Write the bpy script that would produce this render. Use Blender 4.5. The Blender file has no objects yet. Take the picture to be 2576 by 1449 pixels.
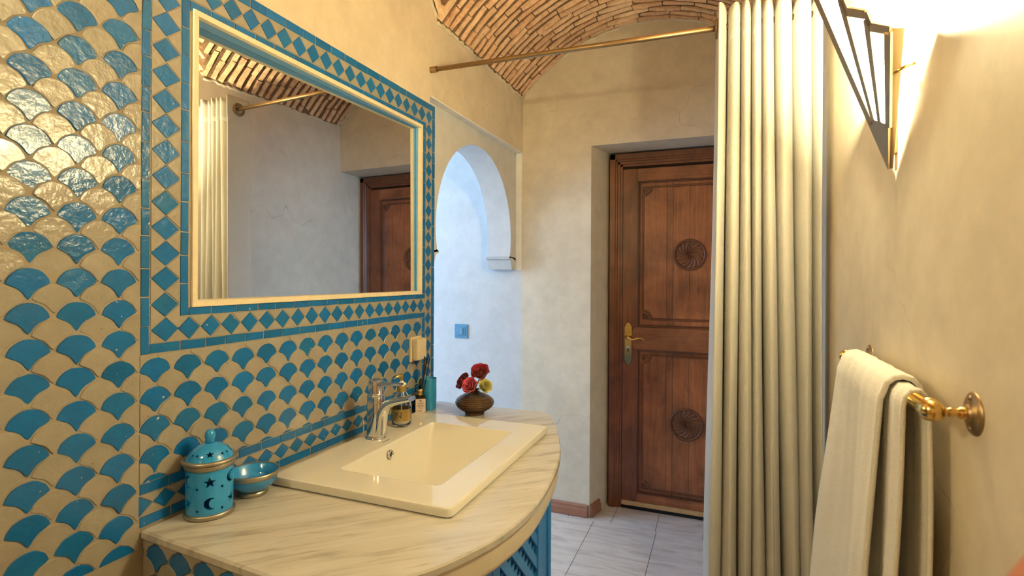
import bpy, bmesh, math, random
from mathutils import Vector, Matrix
from math import sin, cos, pi, sqrt, atan2, radians

random.seed(11)
S = bpy.context.scene
COL = S.collection

# ------------------------------------------------------------------ camera
F_PX, YAW, ROLL, CY, EYE = 1339.43, .3757, .0057, 694.41, 1.364
cd = bpy.data.cameras.new('camera')
cd.sensor_fit = 'HORIZONTAL'; cd.sensor_width = 36.0
cd.lens = F_PX * 36.0 / 2576.0
cd.shift_y = -(724.5 - CY) / 2576.0
cd.clip_start = .02
cd.dof.use_dof = True; cd.dof.focus_distance = 1.7; cd.dof.aperture_fstop = 5.6
cam = bpy.data.objects.new('camera', cd); COL.objects.link(cam)
cam.location = (0, 0, EYE)
cam.rotation_euler = (Matrix.Rotation(YAW, 4, 'Z') @ Matrix.Rotation(pi/2, 4, 'X') @ Matrix.Rotation(ROLL, 4, 'Z')).to_euler()
S.camera = cam

# ------------------------------------------------------------------ world, lights, exposure
W = bpy.data.worlds.new('sky'); S.world = W; W.use_nodes = True
W.node_tree.nodes['Background'].inputs[0].default_value = (.55, .74, 1, 1)
W.node_tree.nodes['Background'].inputs[1].default_value = 1.2
DAY, BULB, PANEL = 72.0, 125.0, 72.0
la = bpy.data.lights.new('daylight', 'AREA'); la.shape = 'RECTANGLE'; la.size = 1.14; la.size_y = 1.44
la.color = (.45, .69, 1.0); la.energy = DAY
lo = bpy.data.objects.new('daylight', la); COL.objects.link(lo)
lo.location = (-3.36, 1.90, 1.66); lo.rotation_euler = (0, -pi/2, 0)
S.view_settings.view_transform = 'Standard'; S.view_settings.look = 'None'
S.view_settings.gamma = 1.0; S.view_settings.use_curve_mapping = False
S.view_settings.exposure = 0.22

# ------------------------------------------------------------------ room dimensions
XL, XR, YB, YD = -1.1068, .307, 2.968, 3.154       # left wall face, right wall face, back wall, door
SPR, VR, VCX, VCZ = 2.42, .905, -.40, 1.855        # vault springing, radius, axis
YC0, YC1, YCC = .55, 1.95, 1.25                    # cross vault bay
REAR = -1.2

# ------------------------------------------------------------------ materials
def new_mat(name):
    m = bpy.data.materials.new(name); m.use_nodes = True
    nt = m.node_tree; b = nt.nodes['Principled BSDF']
    return m, nt, b
def nd(nt, t, **kw):
    n = nt.nodes.new(t)
    for k, v in kw.items(): setattr(n, k, v)
    return n
def ramp(nt, src, stops):
    r = nd(nt, 'ShaderNodeValToRGB'); e = r.color_ramp.elements
    while len(e) > 1: e.remove(e[-1])
    e[0].position = stops[0][0]; e[0].color = (*stops[0][1], 1)
    for p, c in stops[1:]:
        x = e.new(p); x.color = (*c, 1)
    nt.links.new(src, r.inputs[0]); return r.outputs[0]
def coord(nt, scale=(1, 1, 1), rot=(0, 0, 0), obj=False):
    mp = nd(nt, 'ShaderNodeMapping'); mp.inputs['Scale'].default_value = scale; mp.inputs['Rotation'].default_value = rot
    if obj:
        t = nd(nt, 'ShaderNodeTexCoord'); nt.links.new(t.outputs['Object'], mp.inputs[0])
    else:
        g = nd(nt, 'ShaderNodeNewGeometry'); nt.links.new(g.outputs['Position'], mp.inputs[0])
    return mp.outputs[0]
def noise(nt, vec, scale, detail=4, rough=.55, dist=0):
    n = nd(nt, 'ShaderNodeTexNoise'); n.inputs['Scale'].default_value = scale
    n.inputs['Detail'].default_value = detail; n.inputs['Roughness'].default_value = rough; n.inputs['Distortion'].default_value = dist
    nt.links.new(vec, n.inputs['Vector']); return n.outputs['Fac']
def mixc(nt, fac, a, b, mode='MIX'):
    m = nd(nt, 'ShaderNodeMix', data_type='RGBA', blend_type=mode)
    for s, v in ((m.inputs[0], fac), (m.inputs[6], a), (m.inputs[7], b)):
        if isinstance(v, (int, float)): s.default_value = v
        elif isinstance(v, tuple): s.default_value = (*v, 1)
        else: nt.links.new(v, s)
    return m.outputs[2]
def bump(nt, b, h, strength=.3, dist=.01, prev=None):
    n = nd(nt, 'ShaderNodeBump'); n.inputs['Strength'].default_value = strength; n.inputs['Distance'].default_value = dist
    nt.links.new(h, n.inputs['Height'])
    if prev is not None: nt.links.new(prev, n.inputs['Normal'])
    nt.links.new(n.outputs[0], b.inputs['Normal']); return n.outputs[0]
def plain(name, col, rough=.5, metal=0., amp=.06, **kw):
    m, nt, b = new_mat(name)
    v = coord(nt); f = noise(nt, v, 40, 3)
    c = ramp(nt, f, [(.3, tuple(x*(1 - amp) for x in col)), (.7, tuple(min(1, x*(1 + amp*.8)) for x in col))])
    nt.links.new(c, b.inputs['Base Color']); b.inputs['Roughness'].default_value = rough; b.inputs['Metallic'].default_value = metal
    for k, x in kw.items(): b.inputs[k].default_value = x
    return m

def plaster(name, a, b2, rough=.55, cracks=False):
    m, nt, b = new_mat(name)
    v = coord(nt)
    n1 = noise(nt, v, 2.6, 6, .62, .6); n2 = noise(nt, v, 14, 5, .6)
    c = ramp(nt, n1, [(.3, a), (.7, b2)])
    c = mixc(nt, .22, c, ramp(nt, n2, [(.35, tuple(x*.8 for x in a)), (.65, tuple(min(1, x*1.12) for x in b2))]))
    if cracks:
        wv = nd(nt, 'ShaderNodeVectorMath', operation='MULTIPLY_ADD'); nn_ = nd(nt, 'ShaderNodeTexNoise'); nn_.inputs['Scale'].default_value = 4
        nt.links.new(v, nn_.inputs['Vector']); nt.links.new(nn_.outputs['Color'], wv.inputs[0]); wv.inputs[1].default_value = (.35, .35, .35); nt.links.new(v, wv.inputs[2])
        vo = nd(nt, 'ShaderNodeTexVoronoi', feature='DISTANCE_TO_EDGE'); vo.inputs['Scale'].default_value = 1.3; nt.links.new(wv.outputs[0], vo.inputs['Vector'])
        cr = ramp(nt, vo.outputs['Distance'], [(.0, (1, 1, 1)), (.0035, (0, 0, 0))]); ms = ramp(nt, noise(nt, v, 2.0, 2), [(.52, (0, 0, 0)), (.62, (.5, .5, .5))])
        c = mixc(nt, mixc(nt, 1.0, cr, ms, 'MULTIPLY'), c, tuple(x*.45 for x in a))
    nt.links.new(c, b.inputs['Base Color']); b.inputs['Roughness'].default_value = rough
    b.inputs['Specular IOR Level'].default_value = .35
    p = bump(nt, b, n2, .10, .01)
    bump(nt, b, noise(nt, v, 120, 3), .05, .004, p)
    return m
M = {}
M['plaster'] = plaster('tadelakt_plaster', (.60, .52, .40), (.72, .63, .49), cracks=True)
M['white'] = plaster('white_paint', (.56, .555, .55), (.61, .605, .60), .6)
M['white_bounced'] = plaster('white_paint_bounced_light', (.82, .81, .79), (.88, .87, .85), .6)  # same white paint made lighter: bounced light on the recess put into the colour
M['apron'] = plaster('apron_render', (.66, .58, .44), (.76, .68, .54), .5)

def tile_mat(name, c0, c1, c2, chip, rough=.16):
    m, nt, b = new_mat(name)
    oi = nd(nt, 'ShaderNodeObjectInfo'); v = coord(nt)
    c = ramp(nt, oi.outputs['Random'], [(0, c0), (.5, c1), (1, c2)])
    n1 = noise(nt, v, 38, 4)
    c = mixc(nt, .25, c, ramp(nt, n1, [(.3, tuple(x*.72 for x in c1)), (.7, tuple(min(1, x*1.25) for x in c1))]))
    n3 = noise(nt, v, 95, 2)
    f = ramp(nt, n3, [(.735, (0, 0, 0)), (.75, (1, 1, 1))])
    c = mixc(nt, f, c, chip)
    nt.links.new(c, b.inputs['Base Color']); b.inputs['Roughness'].default_value = rough
    b.inputs['Specular IOR Level'].default_value = .38; b.inputs['Coat Weight'].default_value = .10; b.inputs['Coat Roughness'].default_value = .1
    p = bump(nt, b, noise(nt, v, 55, 3, .55), .17, .01)
    bump(nt, b, noise(nt, v, 210, 2), .07, .004, p)
    return m
M['blue_tile'] = tile_mat('blue_glaze', (.005, .090, .245), (.006, .118, .37), (.010, .112, .275), (.62, .58, .5), .19)
M['white_tile'] = tile_mat('cream_glaze', (.275, .25, .205), (.315, .288, .24), (.295, .255, .205), (.18, .145, .105), .2)
M['grout'] = plaster('grout', (.275, .235, .18), (.325, .285, .22), .8)

def brick_mat(name, kind):
    m, nt, b = new_mat(name)
    oi = nd(nt, 'ShaderNodeObjectInfo'); v = coord(nt)
    c = ramp(nt, oi.outputs['Random'], [(0, (.62, .32, .18)), (.3, (.78, .49, .29)), (.6, (.82, .57, .36)), (.85, (.70, .38, .21)), (1, (.84, .64, .44))])
    n1 = noise(nt, v, 45, 6, .65)
    c = mixc(nt, .55, c, ramp(nt, n1, [(.3, (.36, .20, .11)), (.5, (.74, .48, .30)), (.72, (.86, .68, .50))]), 'MIX')
    if kind == 'mortar': c = ramp(nt, n1, [(.3, (.12, .07, .04)), (.7, (.30, .185, .105))])
    nt.links.new(c, b.inputs['Base Color']); b.inputs['Roughness'].default_value = .9
    b.inputs['Specular IOR Level'].default_value = .15
    p = bump(nt, b, n1, .5, .01); bump(nt, b, noise(nt, v, 160, 3), .35, .004, p)
    return m
M['brick'] = brick_mat('old_brick', 'brick'); M['mortar'] = brick_mat('vault_mortar', 'mortar')

def wood(name, sc, c=((.11, .036, .018), (.30, .10, .043), (.50, .19, .072)), rough=.34):
    m, nt, b = new_mat(name)
    oi = nd(nt, 'ShaderNodeObjectInfo')
    v = coord(nt, sc); n1 = noise(nt, v, 1.0, 7, .62, 1.2)
    v2 = coord(nt); n2 = noise(nt, v2, 5, 4, .6, .5)
    cc = ramp(nt, n1, [(.25, c[0]), (.5, c[1]), (.78, c[2])])
    cc = mixc(nt, .45, cc, ramp(nt, n2, [(.3, tuple(x*.75 for x in c[0])), (.7, tuple(x*1.15 for x in c[2]))]))
    tint = ramp(nt, oi.outputs['Random'], [(0, (.82, .82, .84)), (1, (1.12, 1.08, 1.05))])
    cc = mixc(nt, 1.0, cc, tint, 'MULTIPLY')
    nt.links.new(cc, b.inputs['Base Color']); b.inputs['Roughness'].default_value = rough
    bump(nt, b, n1, .12, .004); return m
M['wood_v'] = wood('dark_wood_vertical', (60, 60, 3.5))
M['wood_h'] = wood('dark_wood_horizontal', (3.5, 60, 60))
M['wood_dark'] = wood('dark_carved_wood', (50, 50, 6), ((.075, .027, .014), (.155, .055, .025), (.23, .082, .034)), .34)

M['wood_frame'] = wood('door_frame_wood', (60, 60, 3.5), ((.075, .027, .013), (.17, .058, .024), (.26, .092, .035)), .34)
def marble():
    m, nt, b = new_mat('veined_marble')
    v = coord(nt, (1, 1, 1), (0, 0, radians(-41)))
    mp = nd(nt, 'ShaderNodeMapping'); mp.inputs['Scale'].default_value = (2.2, 20, 8); nt.links.new(v, mp.inputs[0])
    n1 = noise(nt, mp.outputs[0], 1.6, 6, .6, .5); n2 = noise(nt, mp.outputs[0], 4.2, 5, .62, .3)
    c = ramp(nt, n1, [(.30, (.34, .31, .26)), (.46, (.50, .475, .425)), (.68, (.56, .54, .505))])
    d = ramp(nt, n2, [(.60, (0, 0, 0)), (.74, (1, 1, 1))])
    dd = nd(nt, 'ShaderNodeMath', operation='MULTIPLY'); nt.links.new(d, dd.inputs[0]); dd.inputs[1].default_value = .55
    c = mixc(nt, dd.outputs[0], c, (.27, .22, .16))
    nt.links.new(c, b.inputs['Base Color']); b.inputs['Roughness'].default_value = .22
    return m
M['marble'] = marble()
def floor_mat():
    m, nt, b = new_mat('stone_look_tile')
    oi = nd(nt, 'ShaderNodeObjectInfo')
    mp = nd(nt, 'ShaderNodeMapping'); mp.inputs['Rotation'].default_value = (0, 0, radians(24)); mp.inputs['Scale'].default_value = (3, 16, 8)
    g = nd(nt, 'ShaderNodeNewGeometry'); nt.links.new(g.outputs['Position'], mp.inputs[0])
    n1 = noise(nt, mp.outputs[0], 1.5, 7, .68, .9)
    c = ramp(nt, n1, [(.3, (.44, .37, .34)), (.48, (.62, .56, .52)), (.66, (.70, .65, .61))])
    t = ramp(nt, oi.outputs['Random'], [(0, (.95, .94, .95)), (1, (1.04, 1.02, 1.0))])
    c = mixc(nt, 1.0, c, t, 'MULTIPLY')
    nt.links.new(c, b.inputs['Base Color']); b.inputs['Roughness'].default_value = .45
    bump(nt, b, n1, .08, .004); return m
M['floor'] = floor_mat()
M['joint'] = plain('floor_joint', (.34, .28, .25), .85)
M['terracotta'] = plain('glazed_brown_skirting', (.34, .15, .09), .4)
M['ceramic'] = plain('cream_sanitary_ceramic', (.70, .675, .60), .05, amp=.01)
M['chrome'] = plain('chrome', (.72, .73, .74), .07, 1.0)
M['brass'] = plain('polished_brass', (.72, .49, .17), .2, 1.0)
M['old_brass'] = plain('aged_brass', (.36, .25, .135), .40, 1.0)
M['lamp_metal'] = plain('dull_bronze', (.30, .22, .13), .42, .9)
M['gold_strip'] = plain('anodised_gold', (.78, .56, .28), .35, .8)
M['brush'] = plain('black_brush', (.008, .007, .006), .9)
M['black'] = plain('black_glass', (.008, .008, .009), .12)
M['black_matt'] = plain('black_reed', (.012, .011, .011), .7)
M['label'] = plain('pale_label', (.68, .56, .47), .6)
M['ink'] = plain('label_ink', (.06, .05, .05), .6)
M['turq'] = plain('turquoise_glaze', (.014, .25, .62), .1, **{'Coat Weight': .6})
M['turq2'] = plain('tumbler_glaze', (.02, .24, .52), .12, **{'Coat Weight': .6})
M['pewter'] = plain('hammered_tin_band', (.38, .35, .28), .36, .85)
M['switch'] = plain('blue_switch_plastic', (.10, .27, .42), .35)
M['paint_blue'] = plain('blue_painted_wood', (.035, .25, .62), .38)
M['jamb_blue'] = plain('worn_blue_paint', (.10, .34, .66), .45)
M['cream_paint'] = plain('worn_cream_paint', (.76, .66, .46), .45)
M['plastic'] = plain('ivory_plastic', (.66, .55, .36), .35)
M['vase'] = plain('bronzed_resin', (.13, .075, .04), .38, .45)
M['vase_dark'] = plain('vase_groove', (.03, .02, .015), .6)
M['red1'] = plain('crimson_petal', (.32, .005, .025), .55, **{'Sheen Weight': .3})
M['red2'] = plain('dark_red_petal', (.20, .003, .02), .55, **{'Sheen Weight': .3})
M['pink'] = plain('pink_petal', (.62, .075, .15), .55, **{'Sheen Weight': .3})
M['yellow'] = plain('yellow_petal', (.62, .58, .20), .55, **{'Sheen Weight': .3})
M['green'] = plain('stem_green', (.06, .10, .03), .6)
M['reddish'] = plain('reddish_brown', (.40, .15, .085), .6)
M['soap'] = plain('milky_soap', (.85, .80, .68), .3)
M['gold_label'] = plain('gold_foil_label', (.50, .37, .13), .3, .85)

def cloth(name, col, sc, st):
    m, nt, b = new_mat(name)
    v = coord(nt); n1 = noise(nt, v, sc, 3, .7)
    c = ramp(nt, n1, [(.3, tuple(x*.88 for x in col)), (.7, tuple(min(1, x*1.04) for x in col))])
    nt.links.new(c, b.inputs['Base Color']); b.inputs['Roughness'].default_value = .95
    b.inputs['Sheen Weight'].default_value = .25; b.inputs['Specular IOR Level'].default_value = .1
    bump(nt, b, n1, st, .004); return m
M['curtain'] = cloth('woven_curtain', (.57, .55, .50), 330, .35)
M['towel'] = cloth('terry_towel', (.92, .89, .82), 420, .6)
def mirror_mat():
    m, nt, b = new_mat('mirror_silver')
    f = noise(nt, coord(nt), 3, 2)
    c = ramp(nt, f, [(0, (.80, .81, .82)), (1, (.82, .83, .84))])
    nt.links.new(c, b.inputs['Base Color']); b.inputs['Metallic'].default_value = 1; b.inputs['Roughness'].default_value = .0
    return m
M['mirror'] = mirror_mat()
def glass(name, col, rough=.02, tint=.0):
    m, nt, b = new_mat(name)
    f = noise(nt, coord(nt), 6, 2); c = ramp(nt, f, [(0, col), (1, col)])
    nt.links.new(c, b.inputs['Base Color']); b.inputs['Transmission Weight'].default_value = 1
    b.inputs['Roughness'].default_value = rough; b.inputs['IOR'].default_value = 1.45
    return m
M['glass'] = glass('clear_bottle', (.97, .97, .94))
def lit_glass(name, k):
    m, nt, b = new_mat(name)
    f = noise(nt, coord(nt), 5, 2); c = ramp(nt, f, [(.2, (1.0, .86, .50)), (.8, (1.0, .89, .54))])
    b.inputs['Base Color'].default_value = (.8, .75, .62, 1)
    nt.links.new(c, b.inputs['Emission Color']); b.inputs['Emission Strength'].default_value = PANEL*k
    b.inputs['Roughness'].default_value = .5
    tr = nd(nt, 'ShaderNodeBsdfTransparent'); mx_ = nd(nt, 'ShaderNodeMixShader'); mx_.inputs[0].default_value = .45
    out_ = nt.nodes['Material Output']
    nt.links.new(b.outputs[0], mx_.inputs[1]); nt.links.new(tr.outputs[0], mx_.inputs[2]); nt.links.new(mx_.outputs[0], out_.inputs['Surface'])
    return m
M['lit'] = lit_glass('lit_frosted_glass', 1.0); M['lit_dim'] = lit_glass('dimmer_frosted_glass', .55)

# ------------------------------------------------------------------ mesh helpers
class MB:
    def __init__(s): s.v = []; s.f = []
    def add(s, vs, fs):
        o = len(s.v); s.v += [tuple(v) for v in vs]; s.f += [tuple(i + o for i in f) for f in fs]; return s
    def box(s, x0, x1, y0, y1, z0, z1):
        return s.add([(x0, y0, z0), (x1, y0, z0), (x1, y1, z0), (x0, y1, z0), (x0, y0, z1), (x1, y0, z1), (x1, y1, z1), (x0, y1, z1)],
                     [(0, 3, 2, 1), (4, 5, 6, 7), (0, 1, 5, 4), (1, 2, 6, 5), (2, 3, 7, 6), (3, 0, 4, 7)])
    def prism(s, poly, fn, h0, h1, bev=0.0):
        """poly: 2D outline (ccw); fn(a,b,h) -> 3D; top at h1 with optional bevelled rim"""
        n = len(poly)
        cx = sum(p[0] for p in poly) / n; cy = sum(p[1] for p in poly) / n
        rings = [(1.0, h0), (1.0, h1 - bev), ] + ([(None, h1)] if bev else [(1.0, h1)])
        vs = []
        for k, (sc, h) in enumerate(rings):
            for i, (a, b) in enumerate(poly):
                if sc is None:
                    d = sqrt((a - cx)**2 + (b - cy)**2) or 1; q = max(.5, 1 - bev * 1.2 / d)
                    a2, b2 = cx + (a - cx) * q, cy + (b - cy) * q
                else: a2, b2 = a, b
                vs.append(fn(a2, b2, h))
        if not bev: vs = vs[:n] + vs[2*n:]
        R = 3 if bev else 2
        fs = []
        for r in range(R - 1):
            for i in range(n):
                j = (i + 1) % n
                fs.append((r*n + i, r*n + j, (r+1)*n + j, (r+1)*n + i))
        fs.append(tuple((R-1)*n + i for i in range(n))); fs.append(tuple(n - 1 - i for i in range(n)))
        return s.add(vs, fs)
    def lathe(s, prof, c=(0, 0, 0), seg=32, axis='Z'):
        vs = []; n = len(prof)
        for i in range(seg):
            a = 2*pi*i/seg
            for r, h in prof:
                p = (r*cos(a), r*sin(a), h)
                if axis == 'Y': p = (p[0], p[2], p[1])
                if axis == 'X': p = (p[2], p[0], p[1])
                vs.append((c[0] + p[0], c[1] + p[1], c[2] + p[2]))
        fs = []
        for i in range(seg):
            j = (i + 1) % seg
            for k in range(n - 1):
                fs.append((i*n + k, j*n + k, j*n + k + 1, i*n + k + 1))
        return s.add(vs, fs)
    def tube(s, pts, r, seg=12, cap=True):
        pts = [Vector(p) for p in pts]; rs = r if isinstance(r, (list, tuple)) else [r]*len(pts)
        vs = []; up = Vector((0, 0, 1))
        t0 = (pts[1] - pts[0]).normalized()
        if abs(t0.dot(up)) > .95: up = Vector((1, 0, 0))
        n = (up - t0 * up.dot(t0)).normalized()
        for i, p in enumerate(pts):
            a = pts[max(0, i-1)]; b = pts[min(len(pts)-1, i+1)]; t = (b - a).normalized()
            n = (n - t * n.dot(t)).normalized(); bn = t.cross(n)
            for k in range(seg):
                q = 2*pi*k/seg; vs.append(tuple(p + (n*cos(q) + bn*sin(q))*rs[i]))
        fs = []
        for i in range(len(pts) - 1):
            for k in range(seg):
                j = (k+1) % seg; fs.append((i*seg + k, i*seg + j, (i+1)*seg + j, (i+1)*seg + k))
        if cap:
            fs.append(tuple(range(seg - 1, -1, -1))); e = (len(pts)-1)*seg; fs.append(tuple(e + k for k in range(seg)))
        return s.add(vs, fs)
    def loft(s, loops, cap0=False, cap1=False):
        n = len(loops[0]); vs = [p for l in loops for p in l]; fs = []
        for r in range(len(loops) - 1):
            for i in range(n):
                j = (i+1) % n; fs.append((r*n + i, r*n + j, (r+1)*n + j, (r+1)*n + i))
        if cap0: fs.append(tuple(range(n - 1, -1, -1)))
        if cap1: e = (len(loops)-1)*n; fs.append(tuple(e + k for k in range(n)))
        return s.add(vs, fs)
    def grid(s, fn, nu, nv, close_u=False):
        vs = [fn(i/nu, j/nv) for i in range(nu + 1) for j in range(nv + 1)]
        fs = [(i*(nv+1) + j, (i+1)*(nv+1) + j, (i+1)*(nv+1) + j + 1, i*(nv+1) + j + 1) for i in range(nu) for j in range(nv)]
        return s.add(vs, fs)
    def mesh(s, name, off=(0, 0, 0)):
        me = bpy.data.meshes.new(name)
        me.from_pydata([(a - off[0], b - off[1], c - off[2]) for a, b, c in s.v], [], s.f)
        bm = bmesh.new(); bm.from_mesh(me); bmesh.ops.recalc_face_normals(bm, faces=bm.faces); bm.to_mesh(me); bm.free()
        me.update(); return me

def base_of(p):
    o = Vector((0, 0, 0))
    while p is not None: o += p.location; p = p.parent
    return o
def obj(name, mb, mat, parent=None, smooth=False, bevel=0.0, label=None, auto=None):
    """mb in world coordinates; parent gives the local origin"""
    me = mb.mesh(name, base_of(parent))
    o = bpy.data.objects.new(name, me); COL.objects.link(o); o.parent = parent
    if mat: me.materials.append(M[mat])
    if bevel:
        bm = bmesh.new(); bm.from_mesh(me)
        es = [e for e in bm.edges if len(e.link_faces) == 2 and e.calc_face_angle() > .6]
        bmesh.ops.bevel(bm, geom=es, offset=bevel, segments=2, affect='EDGES', profile=.6, clamp_overlap=True)
        bm.to_mesh(me); bm.free()
    if smooth:
        for p in me.polygons: p.use_smooth = True
        if auto:
            me.set_sharp_from_angle(angle=radians(auto))
    if label: o['label'] = label
    return o
def inst(name, me, mat, parent, loc, rot=(0, 0, 0), scale=(1, 1, 1)):
    o = bpy.data.objects.new(name, me); COL.objects.link(o); o.parent = parent
    o.location = Vector(loc) - base_of(parent); o.rotation_euler = rot; o.scale = scale
    if mat and not me.materials: me.materials.append(M[mat])
    return o
def tag(o, label, cat, kind=None, group=None):
    o['label'] = label; o['category'] = cat
    if kind: o['kind'] = kind
    if group: o['group'] = group
    return o
def thing(name, label, cat, loc, group=None):
    o = bpy.data.objects.new(name, None); COL.objects.link(o); o.location = loc; o.empty_display_size = .05
    return tag(o, label, cat, None, group)
def rrect(x0, x1, y0, y1, r, z, n=5):
    out = []
    for cx, cy, a0 in ((x1 - r, y1 - r, 0), (x0 + r, y1 - r, pi/2), (x0 + r, y0 + r, pi), (x1 - r, y0 + r, 3*pi/2)):
        for k in range(n + 1):
            a = a0 + k*pi/2/n; out.append((cx + r*cos(a), cy + r*sin(a), z))
    return out
def px(x, y, z):
    """the photograph's frame, only to know which pieces come into view"""
    s, c = sin(YAW), cos(YAW); d = -s*x + c*y; r = c*x + s*y
    if d < .05: return -9999, -9999
    return 1288 + r/d*F_PX, CY - (z - EYE)/d*F_PX
def seen(x, y, z, m=60):
    u, v = px(x, y, z); return -m < u < 2576 + m and -m < v < 1449 + m

# ================================================================== SETTING
# ---- floor
fl = obj('floor', MB().box(-3.6, .6, REAR - .2, 3.45, -.08, -.004), 'joint')
tag(fl, 'pale grey stone-look tiled floor running up to the wooden door', 'floor', 'structure')
TS, FX, FY = .3393, -.6586, 2.5984
def slab_mesh(w, d):
    mb = MB(); g = .0012
    mb.prism([(g, g), (w - g, g), (w - g, d - g), (g, d - g)], lambda a, b, h: (a, b, h), -.008, 0, .0012); return mb.mesh('floor_tile')
tile_me = slab_mesh(TS, TS)
for j in range(-12, 1):
    for i in range(-8, 3):
        inst('floor_tile', tile_me, 'floor', fl, (FX + i*TS, FY + j*TS, 0))
thr = slab_mesh(.2405, .42)
for k in range(-3, 4):
    inst('floor_tile', thr, 'floor', fl, (-.567 + k*.2405, FY + TS, 0))

# ---- left wall: plaster core (opening towards the alcove, recess for the mirror)
MY0, MY1, MZ0, MZ1 = .847, 1.830, 1.290, 1.960      # mirror frame outline
OPEN0 = 1.931
xb = XL - .19
wl = MB()
xs = XL - .0125
wl.box(xb, xs, REAR, MY0, 0, 2.061); wl.box(xb, xs, MY0, MY1, 0, MZ0); wl.box(xb, xs, MY0, MY1, MZ1, 2.061)
wl.box(xb, XL - .075, MY0, MY1, MZ0, MZ1); wl.box(xb, xs, MY1, OPEN0, 0, 2.061)
wl.box(xb, XL - .003, REAR, 1.891, 2.061, 3.0); wl.box(xb, XL - .003, 1.891, 3.2, 2.098, 3.0)
wall_left = obj('wall_left', wl, 'plaster')
tag(wall_left, 'plastered wall with blue and cream scale tiles around the mirror', 'wall', 'structure')
gr = MB(); xg = XL - .0032; xgb = XL - .0016
gr.box(xs, xgb, .10, MY0, 0, 2.061); gr.box(xs, xgb, MY0, MY1, 0, MZ0); gr.box(xs, xgb, MY0, MY1, MZ1, 2.061); gr.box(xs, xgb, MY1, 1.9295, 0, 2.061)
obj('grout_bed', gr, 'grout', wall_left)
pl = MB().box(xs, XL - .001, REAR, .10, 0, 2.061)
obj('plaster_panel', pl, 'plaster', wall_left)

# ---- tiles of the left wall
def clip(poly, a0, a1, b0, b1):
    def cut(P, f, g):
        out = []
        for i in range(len(P)):
            p, q = P[i], P[(i+1) % len(P)]; dp, dq = f(p), f(q)
            if dp >= 0: out.append(p)
            if (dp >= 0) != (dq >= 0):
                t = dp/(dp - dq); out.append((p[0] + (q[0]-p[0])*t, p[1] + (q[1]-p[1])*t))
        return out
    for f in (lambda p: p[0] - a0, lambda p: a1 - p[0], lambda p: p[1] - b0, lambda p: b1 - p[1]):
        if poly: poly = cut(poly, f, None)
    return poly
def area(P):
    return .5*sum(P[i][0]*P[(i+1) % len(P)][1] - P[(i+1) % len(P)][0]*P[i][1] for i in range(len(P)))
PW, PH = .0737, .0612
def scale_poly(rnd):
    r = .0346; p = []
    jx = rnd.uniform(.955, 1.0); 
    for k in range(13):
        a = radians(14 + (152)*k/12); rr = r*(1 + rnd.uniform(-.018, .012)); p.append((rr*cos(a)*jx, rr*sin(a) - r))
    # concave flanks: tops of the neighbours below
    R2 = r + .0012; cx, cz = PW/2, -PH/2 - r
    tip = rnd.uniform(-.057, -.052)
    left = []
    for k in range(1, 6):
        t = k/6; z = (-r + r*sin(radians(14)))*(1 - t) + tip*t
        dz = z - cz
        xx = cx - sqrt(max(R2*R2 - dz*dz, 1e-9)) if dz < R2 else cx
        left.append((max(.0012, min(xx, r*.98)), z))
    p += [(-a*jx, b) for a, b in left] + [(0, tip)] + [(a*jx, b) for a, b in reversed(left)]
    return p
rv = random.Random(3)
variants = [scale_poly(rv) for _ in range(10)]
fnL = lambda a, b, h: (h, a, b)
def tile_mesh(poly, name, th=.0032, fn=fnL):
    if area(poly) < 0: poly = poly[::-1]
    return MB().prism(poly, fn, -.004, th, .0009).mesh(name)
scale_me = {c: [tile_mesh(v, 'scale_tile') for v in variants] for c in ('blue_tile', 'white_tile')}
for c in scale_me:
    for me in scale_me[c]: me.materials.append(M[c])
rest = {'blue_tile': MB(), 'white_tile': MB()}
n_scale = [0]
def put_scale(y, z, col, rect, free=True):
    k = rv.randrange(10); P = [(y + a, z + b) for a, b in variants[k]]
    a0, a1, b0, b1 = rect
    Q = clip(P, a0, a1, b0, b1)
    if len(Q) < 3 or abs(area(Q)) < 6e-5: return
    whole = len(Q) == len(P) and abs(abs(area(Q)) - abs(area(P))) < 1e-9
    cy_ = sum(q[0] for q in Q)/len(Q); cz_ = sum(q[1] for q in Q)/len(Q)
    rot = (0, rv.gauss(0, .014), rv.gauss(0, .014)); dx = rv.gauss(0, .0003)
    if seen(XL, cy_, cz_, 25) and n_scale[0] < 298:
        n_scale[0] += 1
        if whole: inst('scale_tile', scale_me[col][k], None, wall_left, (xg + dx, y, z), rot)
        else:
            me = tile_mesh([(a - cy_, b - cz_) for a, b in Q], 'scale_tile'); me.materials.append(M[col])
            inst('scale_tile', me, None, wall_left, (xg + dx, cy_, cz_), rot)
    else:
        if area(Q) < 0: Q = Q[::-1]
        rest[col].prism(Q, lambda a, b, h: (xg + h, a, b), -.003, .0034, .0009)
SL = .735; SB = 1.1965; LB = .931
def field(rect):
    a0, a1, b0, b1 = rect
    for i in range(-12, 24):
        for j in range(-12, 26):
            for col, oy, oz in (('blue_tile', 0, 0), ('white_tile', PW/2, -PH/2)):
                y = .546 + i*PW + oy; z = 1.435 - j*PH + oz
                z += -.007*min(1, max(0, (y - .7)/.25))
                if a0 - .05 < y < a1 + .05 and b0 - .05 < z - .03 < b1 + .05:
                    put_scale(y + rv.gauss(0, .0007), z + rv.gauss(0, .0008), col, rect)
g_ = .0012
field((.10, SL - g_, .80, 2.06))
field((SL + .0, 1.836 - g_, LB + g_, SB - g_))
for c in rest:
    o = obj('scale_tile_remainder', rest[c], c, wall_left); o['kind'] = 'stuff'

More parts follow.
